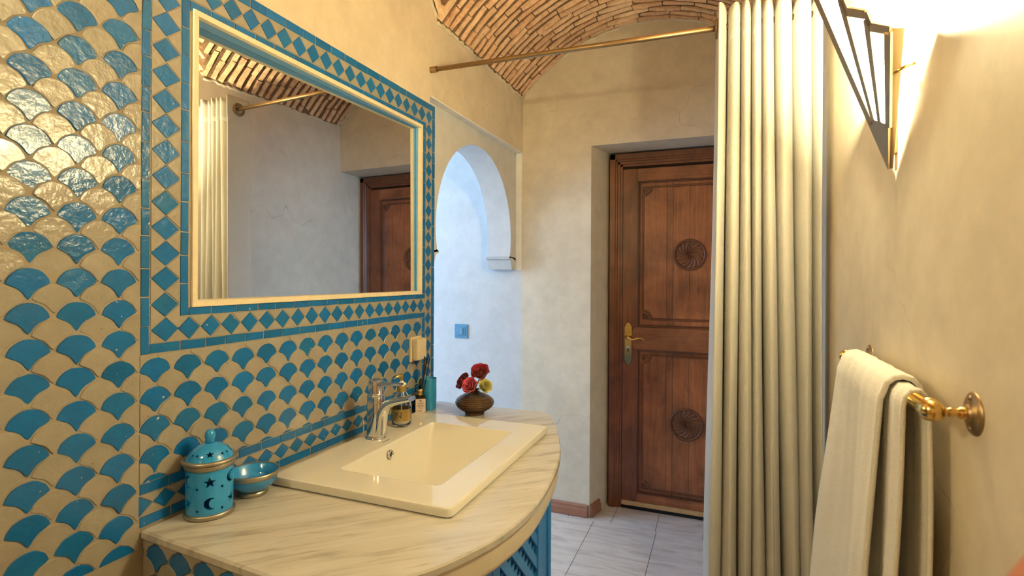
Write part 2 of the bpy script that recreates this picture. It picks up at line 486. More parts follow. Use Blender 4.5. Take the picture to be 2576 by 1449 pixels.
# strips, diamonds, triangles
def strip_tile(y0, y1, z0, z1):
    g = .0010; j = lambda: rv.uniform(-.0007, .0007)
    P = [(y0 + g + j(), z0 + g + j()), (y1 - g + j(), z0 + g + j()), (y1 - g + j(), z1 - g + j()), (y0 + g + j(), z1 - g + j())]
    cy_, cz_ = (y0 + y1)/2, (z0 + z1)/2
    me = tile_mesh([(a - cy_, b - cz_) for a, b in P], 'strip_tile'); me.materials.append(M['blue_tile'])
    inst('strip_tile', me, None, wall_left, (xg, cy_, cz_), (0, rv.gauss(0, .007), rv.gauss(0, .007)))
def strip(a0, a1, b0, b1, along):
    lo_, hi_ = (a0, a1) if along == 'y' else (b0, b1)
    n = max(1, round((hi_ - lo_)/.062)); cuts = [lo_] + [lo_ + (hi_-lo_)*(k/n) + rv.uniform(-.010, .010) for k in range(1, n)] + [hi_]
    for c0, c1 in zip(cuts, cuts[1:]):
        if along == 'y': strip_tile(c0, c1, b0, b1)
        else: strip_tile(a0, a1, c0, c1)
strip(.735, .754, 1.1965, 2.061, 'z'); strip(.821, .8405, 1.272, 1.9765, 'z')
strip(.754, 1.857, 1.1965, 1.218, 'y'); strip(.8405, 1.857, 1.272, 1.2905, 'y')
strip(1.907, 1.930, .842, 2.061, 'z'); strip(1.836, 1.857, 1.2905, 1.9765, 'z'); strip(1.836, 1.857, .842, 1.1965, 'z')
strip(.754, 1.907, 2.036, 2.061, 'y'); strip(.8405, 1.836, 1.9535, 1.9765, 'y')
strip(.735, 1.836, .909, .931, 'y'); strip(.735, 1.836, .842, .864, 'y')
def poly_tile(name, P, col):
    cy_ = sum(p[0] for p in P)/len(P); cz_ = sum(p[1] for p in P)/len(P)
    me = tile_mesh([(a - cy_, b - cz_) for a, b in P], name); me.materials.append(M[col])
    inst(name, me, None, wall_left, (xg, cy_, cz_), (0, rv.gauss(0, .007), rv.gauss(0, .007)))
def diamond(y, z, wy, wz):
    j = lambda: rv.uniform(-.0012, .0012)
    poly_tile('diamond_tile', [(y + wy*.94 + j(), z + j()), (y + j(), z + wz*.95 + j()), (y - wy*.94 + j(), z + j()), (y + j(), z - wz*.95 + j())], 'blue_tile')
def tri(P):
    cy_ = sum(p[0] for p in P)/3; cz_ = sum(p[1] for p in P)/3
    poly_tile('triangle_tile', [(cy_ + (a-cy_)*.94, cz_ + (b-cz_)*.94) for a, b in P], 'white_tile')
def band_v(yc, w, zs):
    for k, z in enumerate(zs):
        diamond(yc, z, w, abs(zs[1]-zs[0])/2)
        if k + 1 < len(zs):
            m = (z + zs[k+1])/2
            for s in (-1, 1): tri([(yc + s*w, z), (yc + s*w, zs[k+1]), (yc, m)])
def band_h(zc, w, ys, caps=True):
    for k, y in enumerate(ys):
        if caps or 0 < k < len(ys) - 1: diamond(y, zc, abs(ys[1]-ys[0])/2, w)
        if k + 1 < len(ys):
            m = (y + ys[k+1])/2
            for s in (-1, 1): tri([(y, zc + s*w), (ys[k+1], zc + s*w), (m, zc)])
ycl, ycr, zcb, zct = .7875, 1.882, 1.245, 2.0062
zs_l = [zcb + (zct - zcb)*k/14 for k in range(15)]
band_v(ycl, .0325, zs_l)
band_v(ycr, .0243, [zct - (zct - .865)*k/21 for k in range(22)])
ys_ = [ycl + (ycr - ycl)*k/20 for k in range(21)]
band_h(zcb, .0263, ys_, False); band_h(zct, .0290, ys_, False)
for sy, yc, w in ((-1, ycl, .0325), (1, ycr, .0243)):
    for sz, zc, h in ((-1, zcb, .0263), (1, zct, .029)):
        if sy > 0 and sz < 0: continue
        tri([(yc + sy*w, zc), (yc + sy*w, zc + sz*h), (yc, zc + sz*h)])
band_h(.8865, .0215, [.735 + .0542*k for k in range(21)])

# ---- opening, arch and alcove
PX0, PX1 = XL - .04, -1.294
AYC, AZC, AR = 2.447, 1.58, .437
def arch_outline():
    pts = []
    a0 = math.asin((1.478 - AZC)/AR)
    for k in range(41):
        a = a0 + (pi - 2*a0)*k/40; pts.append((AYC + AR*cos(a), AZC + AR*sin(a)))
    return pts
inner = arch_outline()                                  # far side to near side over the top
corbel = [(0, 1.478), (-.004, 1.470), (.0, 1.462), (.022, 1.458), (.030, 1.440), (.036, 1.42), (.046, 1.402), (.104, 1.400)]
e_far = [(2.858 + d, z) for d, z in corbel]; e_near = [(2*AYC - a, b) for a, b in e_far]
poly = [(2.972, 1.400)] + [(2.972, 2.11), (1.905, 2.11), (1.905, 1.40)]
am = MB()
ring_in = list(reversed(e_far))[:-1] + inner + e_near[1:]
n = len(ring_in)
def outer_pt(p, k):
    t = k/(n - 1)
    y, z = p
    if t < .12: return (2.972, 1.40 + (z - 1.40))
    if t > .88: return (1.905, z)
    a = atan2(z - AZC, y - AYC); dy, dz = cos(a), sin(a)
    s = min(((2.972 - AYC)/dy if dy > 1e-6 else 9), ((AYC - 1.905)/-dy if dy < -1e-6 else 9), ((2.11 - AZC)/dz if dz > 1e-6 else 9))
    return (AYC + dy*s, AZC + dz*s)
out = [outer_pt(p, k) for k, p in enumerate(ring_in)]
vs = []; fs = []
for x in (PX0, PX1):
    vs += [(x, a, b) for a, b in ring_in] + [(x, a, b) for a, b in out]
for k in range(n - 1):
    fs += [(k, k+1, n+k+1, n+k), (2*n+k, 3*n+k, 3*n+k+1, 2*n+k+1), (k, 2*n+k, 2*n+k+1, k+1)]
fs += [(0, n, 3*n, 2*n), (n-1, 2*n-1+0, 4*n-1, 3*n-1)]
am.add(vs, fs)
wa = obj('wall_arch', am, 'white', None, True, auto=28)
lin_ = MB().box(PX0 - .001, XL - .0025, 1.900, YB - .004, 2.0945, 2.0985); lin_.box(PX0 - .001, XL - .0025, YB - .004, YB - .0005, 1.40, 2.0985)
obj('recess_lining', lin_, 'white_bounced', wa)
tag(wa, 'white horseshoe arch with corbels over the opening beside the mirror', 'arch', 'structure')
al = MB()
AX0 = -3.35
al.box(AX0, XL - .002, YB, YB + .2, 0, 2.098)
al.box(AX0 - .0, xb, .94, 1.0, 0, 2.6); al.box(AX0, xb, .94, YB + .2, 2.6, 2.66); al.box(AX0, xb, YB, YB + .2, 2.098, 2.6)
wy0, wy1, wz0, wz1 = 1.16, 2.64, 1.08, 2.24
al.box(AX0 - .12, AX0, .94, wy0, 0, 2.66); al.box(AX0 - .12, AX0, wy1, YB + .2, 0, 2.66); al.box(AX0 - .12, AX0, wy0, wy1, 0, wz0); al.box(AX0 - .12, AX0, wy0, wy1, wz1, 2.66)
wal = obj('wall_alcove', al, 'white'); tag(wal, 'white painted alcove wall seen through the horseshoe arch', 'wall', 'structure')
wf = MB()
for y in (wy0, (wy0+wy1)/2 - .02, wy1 - .04): wf.box(AX0 - .10, AX0 - .06, y, y + .04, wz0, wz1)
for z in (wz0, wz1 - .04): wf.box(AX0 - .10, AX0 - .06, wy0, wy1, z, z + .04)
w1 = obj('window_1', wf, 'paint_blue'); tag(w1, 'blue framed window lighting the white alcove', 'window', 'structure')

# ---- back wall with splayed door recess
RX0, RXD, RZ, RZD = -.692, -.634, 2.104, 2.098
bw = MB()
bw.prism([(XL - .002, YB), (RX0, YB), (RXD, YD + .03), (RXD, 3.4), (XL - .002, 3.4)], lambda a, b, h: (a, b, h), 0, 3.0)
bw.add([(RX0, YB, RZ), (.5, YB, RZ), (.5, YD + .03, RZD), (RX0, YD + .03, RZD), (RX0, YB, 3), (.5, YB, 3), (.5, YD + .03, 3), (RX0, YD + .03, 3)],
       [(0, 3, 2, 1), (4, 5, 6, 7), (0, 1, 5, 4), (1, 2, 6, 5), (2, 3, 7, 6), (3, 0, 4, 7)])
bw.box(RXD, .5, YD + .12, 3.4, 0, 3)
wb = obj('wall_back', bw, 'plaster'); tag(wb, 'plastered back wall with a deep recess for the wooden door', 'wall', 'structure')
wr = obj('wall_right', MB().box(XR, XR + .2, REAR, 3.4, 0, 3.0), 'plaster'); tag(wr, 'beige plaster wall carrying the lamp and the towel bar', 'wall', 'structure')
we = obj('wall_front', MB().box(-1.3, .5, REAR - .2, REAR, 0, 3.0), 'plaster'); tag(we, 'plain plaster wall closing the room opposite the door', 'wall', 'structure')

# ---- vault
def zA(x): return VCZ + sqrt(max(0, VR*VR - (x - VCX)**2))
def zB(y): return VCZ + sqrt(max(0, VR*VR - (y - YCC)**2))
def vz(x, y): return max(zA(x), zB(y)) if YC0 < y < YC1 else zA(x)
cm = MB()
ys_v = [REAR] + [YC0 + (YC1 - YC0)*k/40 for k in range(41)] + [YB + .02]
cm.grid(lambda u, v: (XL - .02 + (XR - XL + .04)*u, ys_v[round(v*(len(ys_v)-1))], vz(XL - .02 + (XR - XL + .04)*u, ys_v[round(v*(len(ys_v)-1))]) + .004), 48, len(ys_v) - 1)
cl = obj('ceiling', cm, 'mortar', None, True, auto=20); tag(cl, 'barrel vaulted ceiling of thin old bricks laid in rings', 'ceiling', 'structure')
def brick_mesh(seed):
    r = random.Random(seed); L, Wd, Hh = 1.0, 1.0, 1.0
    bm = bmesh.new(); bmesh.ops.create_cube(bm, size=1)
    long = [e for e in bm.edges if abs(e.verts[0].co.x - e.verts[1].co.x) > .5]
    bmesh.ops.subdivide_edges(bm, edges=long, cuts=2, use_grid_fill=True)
    for v in bm.verts:
        v.co.x += r.uniform(-.012, .012); v.co.y += r.uniform(-.09, .09); v.co.z += r.uniform(-.11, .11)
        if v.co.z < 0: v.co.y *= .82; v.co.x *= .975
    me = bpy.data.meshes.new('brick'); bm.to_mesh(me); bm.free(); me.materials.append(M['brick']); return me
brick_me = [brick_mesh(k) for k in range(7)]
rb = random.Random(5); stuffm = MB(); n_brick = [0]
def put_brick(pos, tx, ty, nz, L, Wd, solo, lean=0.0):
    if lean: nz = (nz*cos(lean) + Vector((0, 1, 0))*sin(lean)).normalized()
    tx = (tx + ty*rb.gauss(0, .035) + nz*rb.gauss(0, .012)).normalized(); ty = nz.cross(tx).normalized(); nz = tx.cross(ty)
    Mx = Matrix((( tx.x, ty.x, nz.x), (tx.y, ty.y, nz.y), (tx.z, ty.z, nz.z)))
    me = rb.choice(brick_me); sc = (L, Wd, .030)
    pos = pos + nz*rb.uniform(-.005, .004)
    if solo and n_brick[0] < 298:
        n_brick[0] += 1; inst('brick', me, None, cl, pos, Mx.to_euler(), sc)
    else:
        vs = [tuple(pos + Mx @ Vector((v.co.x*sc[0], v.co.y*sc[1], v.co.z*sc[2]))) for v in me.vertices]
        stuffm.add(vs, [tuple(p.vertices) for p in me.polygons])
TH = math.asin((XR - VCX)/VR) - .012
y = YB - .027; row = 0
while y > 1.27:
    off = (row % 2)*.058 + rb.uniform(0, .03); th = -TH - off/VR
    while th < TH:
        L = rb.uniform(.13, .19); t1 = th + L/VR
        a0, a1 = max(th, -TH), min(t1, TH)
        if a1 - a0 > .03:
            am_ = (a0 + a1)/2; x = VCX + VR*sin(am_); ok = True
            if y < YC1 and abs(x - VCX) > (y - YCC) * .707/.70 + .01: ok = False
            if ok:
                nrm = Vector((sin(am_), 0, cos(am_))); t = Vector((cos(am_), 0, -sin(am_)))
                pos = Vector((VCX, y, VCZ)) + nrm*(VR + .008)
                put_brick(pos, t, Vector((0, 1, 0)), nrm, (a1 - a0)*VR - .001, rb.uniform(.023, .031), y > 1.93, rb.uniform(.12, .30))
        th = t1 + .001/VR
    y -= rb.uniform(.0475, .0515); row += 1
THB = math.asin(.70/VR) - .012
for side in (-1, 1):
    x = VCX + side*(.707 - .026); row = 0
    while side*(x - VCX) > .05:
        th = -THB - (row % 2)*.06
        while th < THB:
            L = rb.uniform(.13, .19); t1 = th + L/VR; a0, a1 = max(th, -THB), min(t1, THB)
            if a1 - a0 > .03:
                am_ = (a0 + a1)/2; yy = YCC + VR*sin(am_)
                if abs(yy - YCC) < side*(x - VCX) - .005:
                    nrm = Vector((0, sin(am_), cos(am_))); t = Vector((0, cos(am_), -sin(am_)))
                    pos = Vector((x, YCC, VCZ)) + nrm*(VR + .008)
                    put_brick(pos, t, Vector((1, 0, 0)), nrm, (a1 - a0)*VR - .001, rb.uniform(.026, .034), yy > 1.72)
            th = t1 + .001/VR
        x -= side*rb.uniform(.0475, .0515); row += 1
o = obj('brick_remainder', stuffm, 'brick', cl); o['kind'] = 'stuff'
# ragged plaster lips along the springing and the arch
def lip(fn, n, par, r=.009):
    pts = [Vector(fn(k/n)) for k in range(n + 1)]
    pts = [p + Vector((rb.uniform(-.003, .003), rb.uniform(-.003, .003), rb.uniform(-.006, .006))) for p in pts]
    obj('plaster_edge', MB().tube(pts, [r*rb.uniform(.6, 1.3) for _ in pts], 7), 'plaster', par, True)
lip(lambda t: (XL - .002, YC1 + (YB - YC1)*t, SPR), 60, wall_left)
lip(lambda t: (XL - .002, YCC + VR*sin(THB*t), zB(YCC + VR*sin(THB*t))), 50, wall_left)
lip(lambda t: (XR + .002, YC1 + (YB - YC1)*t, SPR), 60, wr)
lip(lambda t: (XR + .002, YCC + VR*sin(THB*t), zB(YCC + VR*sin(THB*t))), 50, wr)
lip(lambda t: (VCX + VR*sin(TH*(2*t - 1)), YB + .001, VCZ + VR*cos(TH*(2*t - 1))), 90, wb)

# ---- skirting of glazed brown tiles
sk = obj('baseboard_back', MB().box(XL + .002, RX0 - .002, YB - .004, YB, 0, .068), 'grout')
tag(sk, 'reddish brown tile skirting along the back wall', 'baseboard', 'structure')
def skirt(fn, a0, a1):
    P = [(0, 0.003), (.016, .003), (.016, .042), (.011, .047), (.011, .062), (.004, .070), (0, .070)]
    mb = MB(); mb.loft([[fn(a, d, z) for d, z in P] for a in (a0, a1)], True, True)
    obj('skirting_tile', mb, 'terracotta', sk)
for a0, a1 in ((-1.10, -.921), (-.917, -.702)): skirt(lambda a, d, z: (a, YB - .002 - d, z), a0, a1)
dv = Vector((RXD - RX0, YD + .03 - YB, 0)).normalized()
skirt(lambda a, d, z: (RX0 + dv.x*a + dv.y*d, YB + dv.y*a - dv.x*d, z), .004, .115)

# ---- door
dr = thing('door_1', 'dark carved wooden panel door with brass handle plate', 'door', (-.17, YD, 0)); dr['kind'] = 'structure'
fr = MB()
def jamb(mb, x0, x1, z0, z1): 
    mb.box(x0, x1, YD, YD + .09, z0, z1)
def frame_piece(P, a, mat, name='door_frame'):
    mb = MB(); mb.loft(P, True, True); return obj(name, mb, mat, dr)
prof = [(0, .09), (0, 0), (.030, 0), (.034, .006), (.042, .006), (.046, .012), (.058, .012), (.060, .020), (.072, .020), (.072, .09)]
FXL, FXR, FZT = -.622, .288, 2.086
frame_piece([[(FXL + d, YD + e, z) for d, e in prof] for z in (0, FZT)], 0, 'wood_frame')
frame_piece([[(FXR - d, YD + e, z) for d, e in prof] for z in (0, FZT)], 0, 'wood_frame')
frame_piece([[(x, YD + e, FZT - d) for d, e in prof] for x in (FXL + .001, FXR - .001)], 0, 'wood_dark')
obj('frame_filler', MB().box(FXR, XR, YD + .01, YD + .09, 0, FZT), 'plaster', dr)
LX0, LX1, LZ0, LZ1 = -.548, .214, .022, 1.998
YF = YD + .022
def part(name, mb, mat, bev=.0, par=None, **k): return obj(name, mb, mat, par or dr, False, bev, **k)
part('stile', MB().box(LX0, -.462, YF, YF + .045, LZ0, LZ1), 'wood_frame', .002)
part('stile', MB().box(.128, LX1, YF, YF + .045, LZ0, LZ1), 'wood_frame', .002)
part('rail', MB().box(-.462, .128, YF, YF + .045, 1.925, LZ1), 'wood_h', .002)
part('rail', MB().box(-.462, .128, YF, YF + .045, LZ0, .092), 'wood_h', .002)
mr = [(-.494, .955), (-.478, .938), (.145, .938), (.161, .955), (.161, 1.052), (.145, 1.070), (-.478, 1.070), (-.494, 1.052)]
mbm = MB(); mbm.prism(mr, lambda a, b, h: (a, YF - h, b), -.045, .007, .006); part('rail', mbm, 'wood_h')
planks = (-.462, -.297, -.262, -.172, .02, .128)
for z0, z1 in ((1.066, 1.927), (.09, .942)):
    for a, b in zip(planks, planks[1:]):
        if b - a < .05: continue
        part('panel_plank', MB().box(a + .0006, b - .0006, YF + .012, YF + .036, z0, z1), 'wood_v', .0012)
    a0 = planks[1]; part('panel_plank', MB().box(a0 + .0006, planks[2] - .0006, YF + .012, YF + .036, z0, z1), 'wood_v', .0012)
# mouldings round each panel
def frame_line(x0, x1, z0, z1, w, d, mat, name='moulding', y=None):
    y = YF + .012 if y is None else y
    for (a0, a1, b0, b1) in ((x0, x0 + w, z0, z1), (x1 - w, x1, z0, z1)):
        part(name, MB().box(a0, a1, y - d, y + .002, b0, b1), mat, w*.3)
    for (a0, a1, b0, b1) in ((x0 + w, x1 - w, z0, z0 + w), (x0 + w, x1 - w, z1 - w, z1)):
        part(name, MB().box(a0, a1, y - d, y + .002, b0, b1), mat, w*.3)
for z0, z1 in ((1.070, 1.925), (.092, .938)):
    frame_line(-.462, .128, z0, z1, .008, .012, 'wood_dark')
    frame_line(-.453, .119, z0 + .009, z1 - .009, .006, .007, 'wood_dark')
# carved inner border with quarter fans
def carved(x0, x1, z0, z1):
    R = .050; y = YF + .012
    for off, rr in ((0, .0033), (.0085, .0033)):
        pts = []
        X0, X1, Z0, Z1 = x0 + off, x1 - off, z0 + off, z1 - off
        e_ = math.asin(off/(R + off))
        for (cx, cz, a0) in ((x0, z0, 0), (x0, z1, -pi/2), (x1, z1, pi), (x1, z0, pi/2)):
            seq = []
            for k in range(9):
                a = a0 + e_ + (pi/2 - 2*e_)*k/8; seq.append((cx + (R + off)*cos(a), y, cz + (R + off)*sin(a)))
            pts += seq
        pts.append(pts[0])
        part('carved_line', MB().tube(pts, rr, 6, False), 'wood_dark')
    for (cx, cz, a0) in ((x0, z0, 0), (x0, z1, -pi/2), (x1, z1, pi), (x1, z0, pi/2)):
        for k in range(4):
            b0, b1 = a0 + pi/2*(k + .06)/4, a0 + pi/2*(k + .94)/4; bm_ = (b0 + b1)/2; rr = R - .010
            mb = MB(); c = (cx + .006*cos(bm_), cz + .006*sin(bm_))
            mb.prism([c, (cx + rr*cos(b0), cz + rr*sin(b0)), (cx + (rr + .003)*cos(bm_), cz + (rr + .003)*sin(bm_)), (cx + rr*cos(b1), cz + rr*sin(b1))],
                     lambda a, b, h: (a, y - h, b), -.002, .006, .003)
            part('fan_leaf', mb, 'wood_dark')
carved(-.437, .103, 1.112, 1.893); carved(-.437, .103, .118, .912)
def medallion(cx, cz, R):
    y = YF + .012
    m0 = MB().lathe([(R, .0), (R + .001, -.006), (R - .003, -.010), (R - .009, -.010), (R - .012, -.005), (R - .014, .0)], (0, 0, 0), 48, 'Y')
    m0.v = [(a + cx, b + y, c + cz) for a, b, c in m0.v]
    md = obj('medallion', m0, 'wood_dark', dr, True)
    N = 16; rr = R - .016
    for k in range(N):
        a = 2*pi*k/N; L, Rr = [], []
        for q in range(7):
            t = .06 + .94*q/6; tw = .95*(1 - t); w = .92*pi/N*(1 if t < .9 else 1)
            L.append((cx + rr*t*cos(a + tw - w), cz + rr*t*sin(a + tw - w))); Rr.append((cx + rr*t*cos(a + tw + w), cz + rr*t*sin(a + tw + w)))
        end = [(cx + (rr + .006)*cos(a - .07), cz + (rr + .006)*sin(a - .07)), (cx + (rr + .006)*cos(a + .07), cz + (rr + .006)*sin(a + .07))]
        mb = MB(); nL = len(L)
        mid = [((p[0] + q[0])/2, (p[1] + q[1])/2) for p, q in zip(L, Rr)]
        vs = [(a_, y + .001, b_) for a_, b_ in L] + [(a_, y - .0075, b_) for a_, b_ in mid] + [(a_, y + .001, b_) for a_, b_ in Rr] + [(cx + (rr + .007)*cos(a), y - .001, cz + (rr + .007)*sin(a))]
        fs = []
        for q in range(nL - 1): fs += [(q, q+1, nL+q+1, nL+q), (nL+q, nL+q+1, 2*nL+q+1, 2*nL+q)]
        fs += [(nL - 1, 3*nL, 2*nL - 1), (2*nL - 1, 3*nL, 3*nL - 1)]
        mb.add(vs, fs); obj('petal', mb, 'wood_dark', md, True)
medallion(-.172, 1.491, .089); medallion(-.186, .522, .092)
# weather strip
part('door_sweep', MB().box(LX0, LX1, YF - .010, YF, .020, .047), 'gold_strip', .003)
part('sweep_brush', MB().box(LX0, LX1, YF - .007, YF + .02, .001, .022), 'brush')
for x in (-.50, -.28, -.06, .14):
    part('screw', MB().lathe([(0, -.0125), (.004, -.0125), (.004, -.009)], (x, YF, .034), 10, 'Y'), 'gold_strip')
# handle plate
hx, z0, z1 = -.5125, .848, 1.093
pp = [(hx - .021, z0 + .025), (hx - .008, z0), (hx + .008, z0), (hx + .021, z0 + .025), (hx + .021, z1 - .025), (hx + .008, z1), (hx - .008, z1), (hx - .021, z1 - .025)]
hp = obj('handle_plate', MB().prism(pp, lambda a, b, h: (a, YF - h, b), 0, .006, .002), 'brass', dr)
obj('lever', MB().tube([(hx - .002, YF - .004, 1.012), (hx - .002, YF - .040, 1.012), (hx + .006, YF - .048, 1.010), (hx + .024, YF - .050, 1.000), (hx + .040, YF - .050, 1.000), (hx + .060, YF - .049, 1.009), (hx + .080, YF - .048, 1.010), (hx + .100, YF - .047, .997)],
    [.012, .011, .010, .0075, .0065, .006, .0055, .003], 12), 'brass', hp, True)
obj('keyhole', MB().lathe([(0, -.012), (.0085, -.012), (.0085, -.005)], (hx, YF, .948), 20, 'Y'), 'chrome', hp, True, auto=40)
obj('keyhole_slot', MB().box(hx - .0035, hx + .0035, YF - .0125, YF - .004, .922, .945), 'ink', hp)
for zz in (z0 + .012, z1 - .012): obj('screw', MB().lathe([(0, -.0078), (.003, -.0078), (.003, -.005)], (hx, YF, zz), 10, 'Y'), 'brass', hp)

# ================================================================== FIXED THINGS
# ---- mirror
mi = thing('wall_mirror', 'large mirror in a cream and blue frame set into the tiled wall', 'mirror', (XL, 1.34, MZ0))
def mx(y, z): return -1.140 + .026*(y - 1.34) - .005*(z - 1.63)
FW = .013
fy0, fy1, fz0, fz1 = MY0 + FW, MY1 - FW, MZ0 + FW, MZ1 - FW
mm = MB()
mm.add([(mx(y, z) - dx, y, z) for dx in (0, .006) for y, z in ((MY0+.002, MZ0+.002), (MY1-.002, MZ0+.002), (MY1-.002, MZ1-.002), (MY0+.002, MZ1-.002))],
       [(0, 1, 2, 3), (7, 6, 5, 4), (0, 4, 5, 1), (1, 5, 6, 2), (2, 6, 7, 3), (3, 7, 4, 0)])
obj('mirror_glass', mm, 'mirror', mi)
def rail_box(y0, y1, z0, z1, xd, xf, mat, name):
    obj(name, MB().box(xd, xf, y0, y1, z0, z1), mat, mi, False, .0015)
xf = XL + .004
rail_box(MY0, MY1, MZ1 - FW, MZ1, XL - .012, xf, 'cream_paint', 'frame_rail'); rail_box(MY0, MY1, MZ0, MZ0 + FW, XL - .012, xf, 'cream_paint', 'frame_rail')
rail_box(MY0, MY0 + FW, MZ0 + FW, MZ1 - FW, XL - .012, xf, 'cream_paint', 'frame_rail'); rail_box(MY1 - FW, MY1, MZ0 + FW, MZ1 - FW, XL - .012, xf, 'cream_paint', 'frame_rail')
def liner(P, mat):
    mb = MB(); mb.add(P, [(0, 3, 2, 1), (4, 5, 6, 7), (0, 1, 5, 4), (1, 2, 6, 5), (2, 3, 7, 6), (3, 0, 4, 7)]); obj('frame_liner', mb, mat, mi)
e = .0008
def lin_h(zin, zout, mat):
    liner([(XL - .012, fy0, zin), (mx(fy0, zin) + e, fy0, zin), (mx(fy1, zin) + e, fy1, zin), (XL - .012, fy1, zin), (XL - .012, fy0, zout), (mx(fy0, zin) + e, fy0, zout), (mx(fy1, zin) + e, fy1, zout), (XL - .012, fy1, zout)], mat)
lin_h(fz1, fz1 + .010, 'jamb_blue'); lin_h(fz0, fz0 - .010, 'cream_paint')
for yi, yo in ((fy0, fy0 - .010), (fy1, fy1 + .010)):
    liner([(XL - .012, yi, fz0), (mx(yi, fz0) + e, yi, fz0), (mx(yi, fz1) + e, yi, fz1), (XL - .012, yi, fz1), (XL - .012, yo, fz0), (mx(yi, fz0) + e, yo, fz0), (mx(yi, fz1) + e, yo, fz1), (XL - .012, yo, fz1)], 'jamb_blue')

def cut_mesh(target, cutters):
    for mb in cutters:
        c = bpy.data.objects.new('cut', mb.mesh('cut')); COL.objects.link(c)
        md = target.modifiers.new('b', 'BOOLEAN'); md.operation = 'DIFFERENCE'; md.object = c; md.solver = 'EXACT'
        c.location = (0, 0, 0)
    bpy.context.view_layer.update()
    dg = bpy.context.evaluated_depsgraph_get(); me = bpy.data.meshes.new_from_object(target.evaluated_get(dg))
    cs = [m.object for m in target.modifiers]; target.modifiers.clear()
    old = target.data; target.data = me
    for c in cs: bpy.data.objects.remove(c)

# ---- vanity: masonry side, apron, marble top
ZC = .838
VY0 = .745
SA, SBp = Vector((XL, .738)), Vector((-.655, .704)); sd_ = (SBp - SA).normalized(); s_ang = atan2(sd_.y, sd_.x); s_len = (SBp - SA).length
def spt(a, d): return (SA.x + sd_.x*a - sd_.y*d, SA.y + sd_.y*a + sd_.x*d)
side = obj('wall_vanity', MB().prism([spt(0, .006), spt(s_len, .006), spt(s_len, .09), spt(0, .09)], lambda a, b, h: (a, b, h), 0, .8215), 'grout'); tag(side, 'low tiled side wall carrying the marble worktop', 'wall', 'structure')
fnS = lambda a, b, h: (a, -h, b)
for i in range(-1, 7):
    for j in range(-1, 13):
        for col, oa, ob in (('blue_tile', 0, 0), ('white_tile', PW/2, -PH/2)):
            a, b = .047 + i*PW + oa, .815 - j*PH + ob
            k = rv.randrange(5); Pq = clip([(a + p, b + q) for p, q in variants[k]], .002, s_len - .002, .005, .8205)
            if len(Pq) < 3 or abs(area(Pq)) < 5e-5: continue
            ca, cb = sum(p[0] for p in Pq)/len(Pq), sum(p[1] for p in Pq)/len(Pq)
            wx, wy = spt(ca, .006)
            if not seen(wx, wy, cb, 120): continue
            me = tile_mesh([(p - ca, q - cb) for p, q in Pq], 'scale_tile', .0032, fnS); me.materials.append(M[col])
            inst('scale_tile', me, None, side, (wx, wy, cb), (rv.gauss(0, .008), 0, s_ang + rv.gauss(0, .008)))
def smooth_curve(P, n=6):
    out = []
    for i in range(len(P) - 1):
        p0 = P[max(0, i-1)]; p1 = P[i]; p2 = P[i+1]; p3 = P[min(len(P)-1, i+2)]
        for k in range(n):
            t = k/n
            out.append(tuple(.5*((2*p1[d]) + (-p0[d] + p2[d])*t + (2*p0[d] - 5*p1[d] + 4*p2[d] - p3[d])*t*t + (-p0[d] + 3*p1[d] - 3*p2[d] + p3[d])*t**3) for d in (0, 1)))
    out.append(P[-1]); return out
bow = smooth_curve([(-.650, .7035), (-.575, .740), (-.493, .82), (-.437, .932), (-.408, 1.03), (-.396, 1.15), (-.401, 1.26), (-.418, 1.40), (-.442, 1.52), (-.478, 1.637), (-.533, 1.783), (-.580, 1.885), (-.607, 1.935), (-.645, 1.967)], 5)
top_poly = [(XL + .001, .738), (-.9, .7222)] + bow + [(-.85, 1.968), (XL + .001, 1.969)]
vt = thing('vanity_worktop', 'cream veined marble worktop with a bowed front edge', 'worktop', (-.80, 1.34, .79))
obj('marble_slab', MB().prism(top_poly, lambda a, b, h: (a, b, h), ZC - .016, ZC, .004), 'marble', vt, False)
slab_o = [o for o in vt.children][0]
ins = .007
ap = [(x - ins*.9, max(y, .745)) for x, y in bow]
bowin = [(x - ins - .045, max(y, .80)) for x, y in bow]
apm = MB(); nA = len(ap)
vs = [(x, y, z) for z in (ZC - .0155, ZC - .060, ZC - .070, ZC - .0745) for x, y in [(a - (0 if z > ZC - .065 else (.003 if z > ZC - .072 else .010)), b) for a, b in ap]]
vs += [(x, y, ZC - .0745) for x, y in bowin]
fs = []
for r in range(4):
    for i in range(nA - 1): fs.append((r*nA + i, r*nA + i + 1, (r+1)*nA + i + 1, (r+1)*nA + i))
apm.add(vs, fs); obj('apron', apm, 'apron', vt, True)
# under-slab fill so the worktop rests on something solid
obj('apron_core', MB().prism([(XL + .002, VY0 + .09), (-.70, VY0 + .09)] + [(x, y) for x, y in bowin] + [(XL + .002, 1.95)], lambda a, b, h: (a, b, h), ZC - .0725, ZC - .0155), 'apron', vt)

hole = lambda: MB().box(-.985, -.575, 1.06, 1.67, .5, .9)
for o in list(vt.children):
    if o.name.startswith(('marble_slab', 'apron_core')): cut_mesh(o, [hole()])

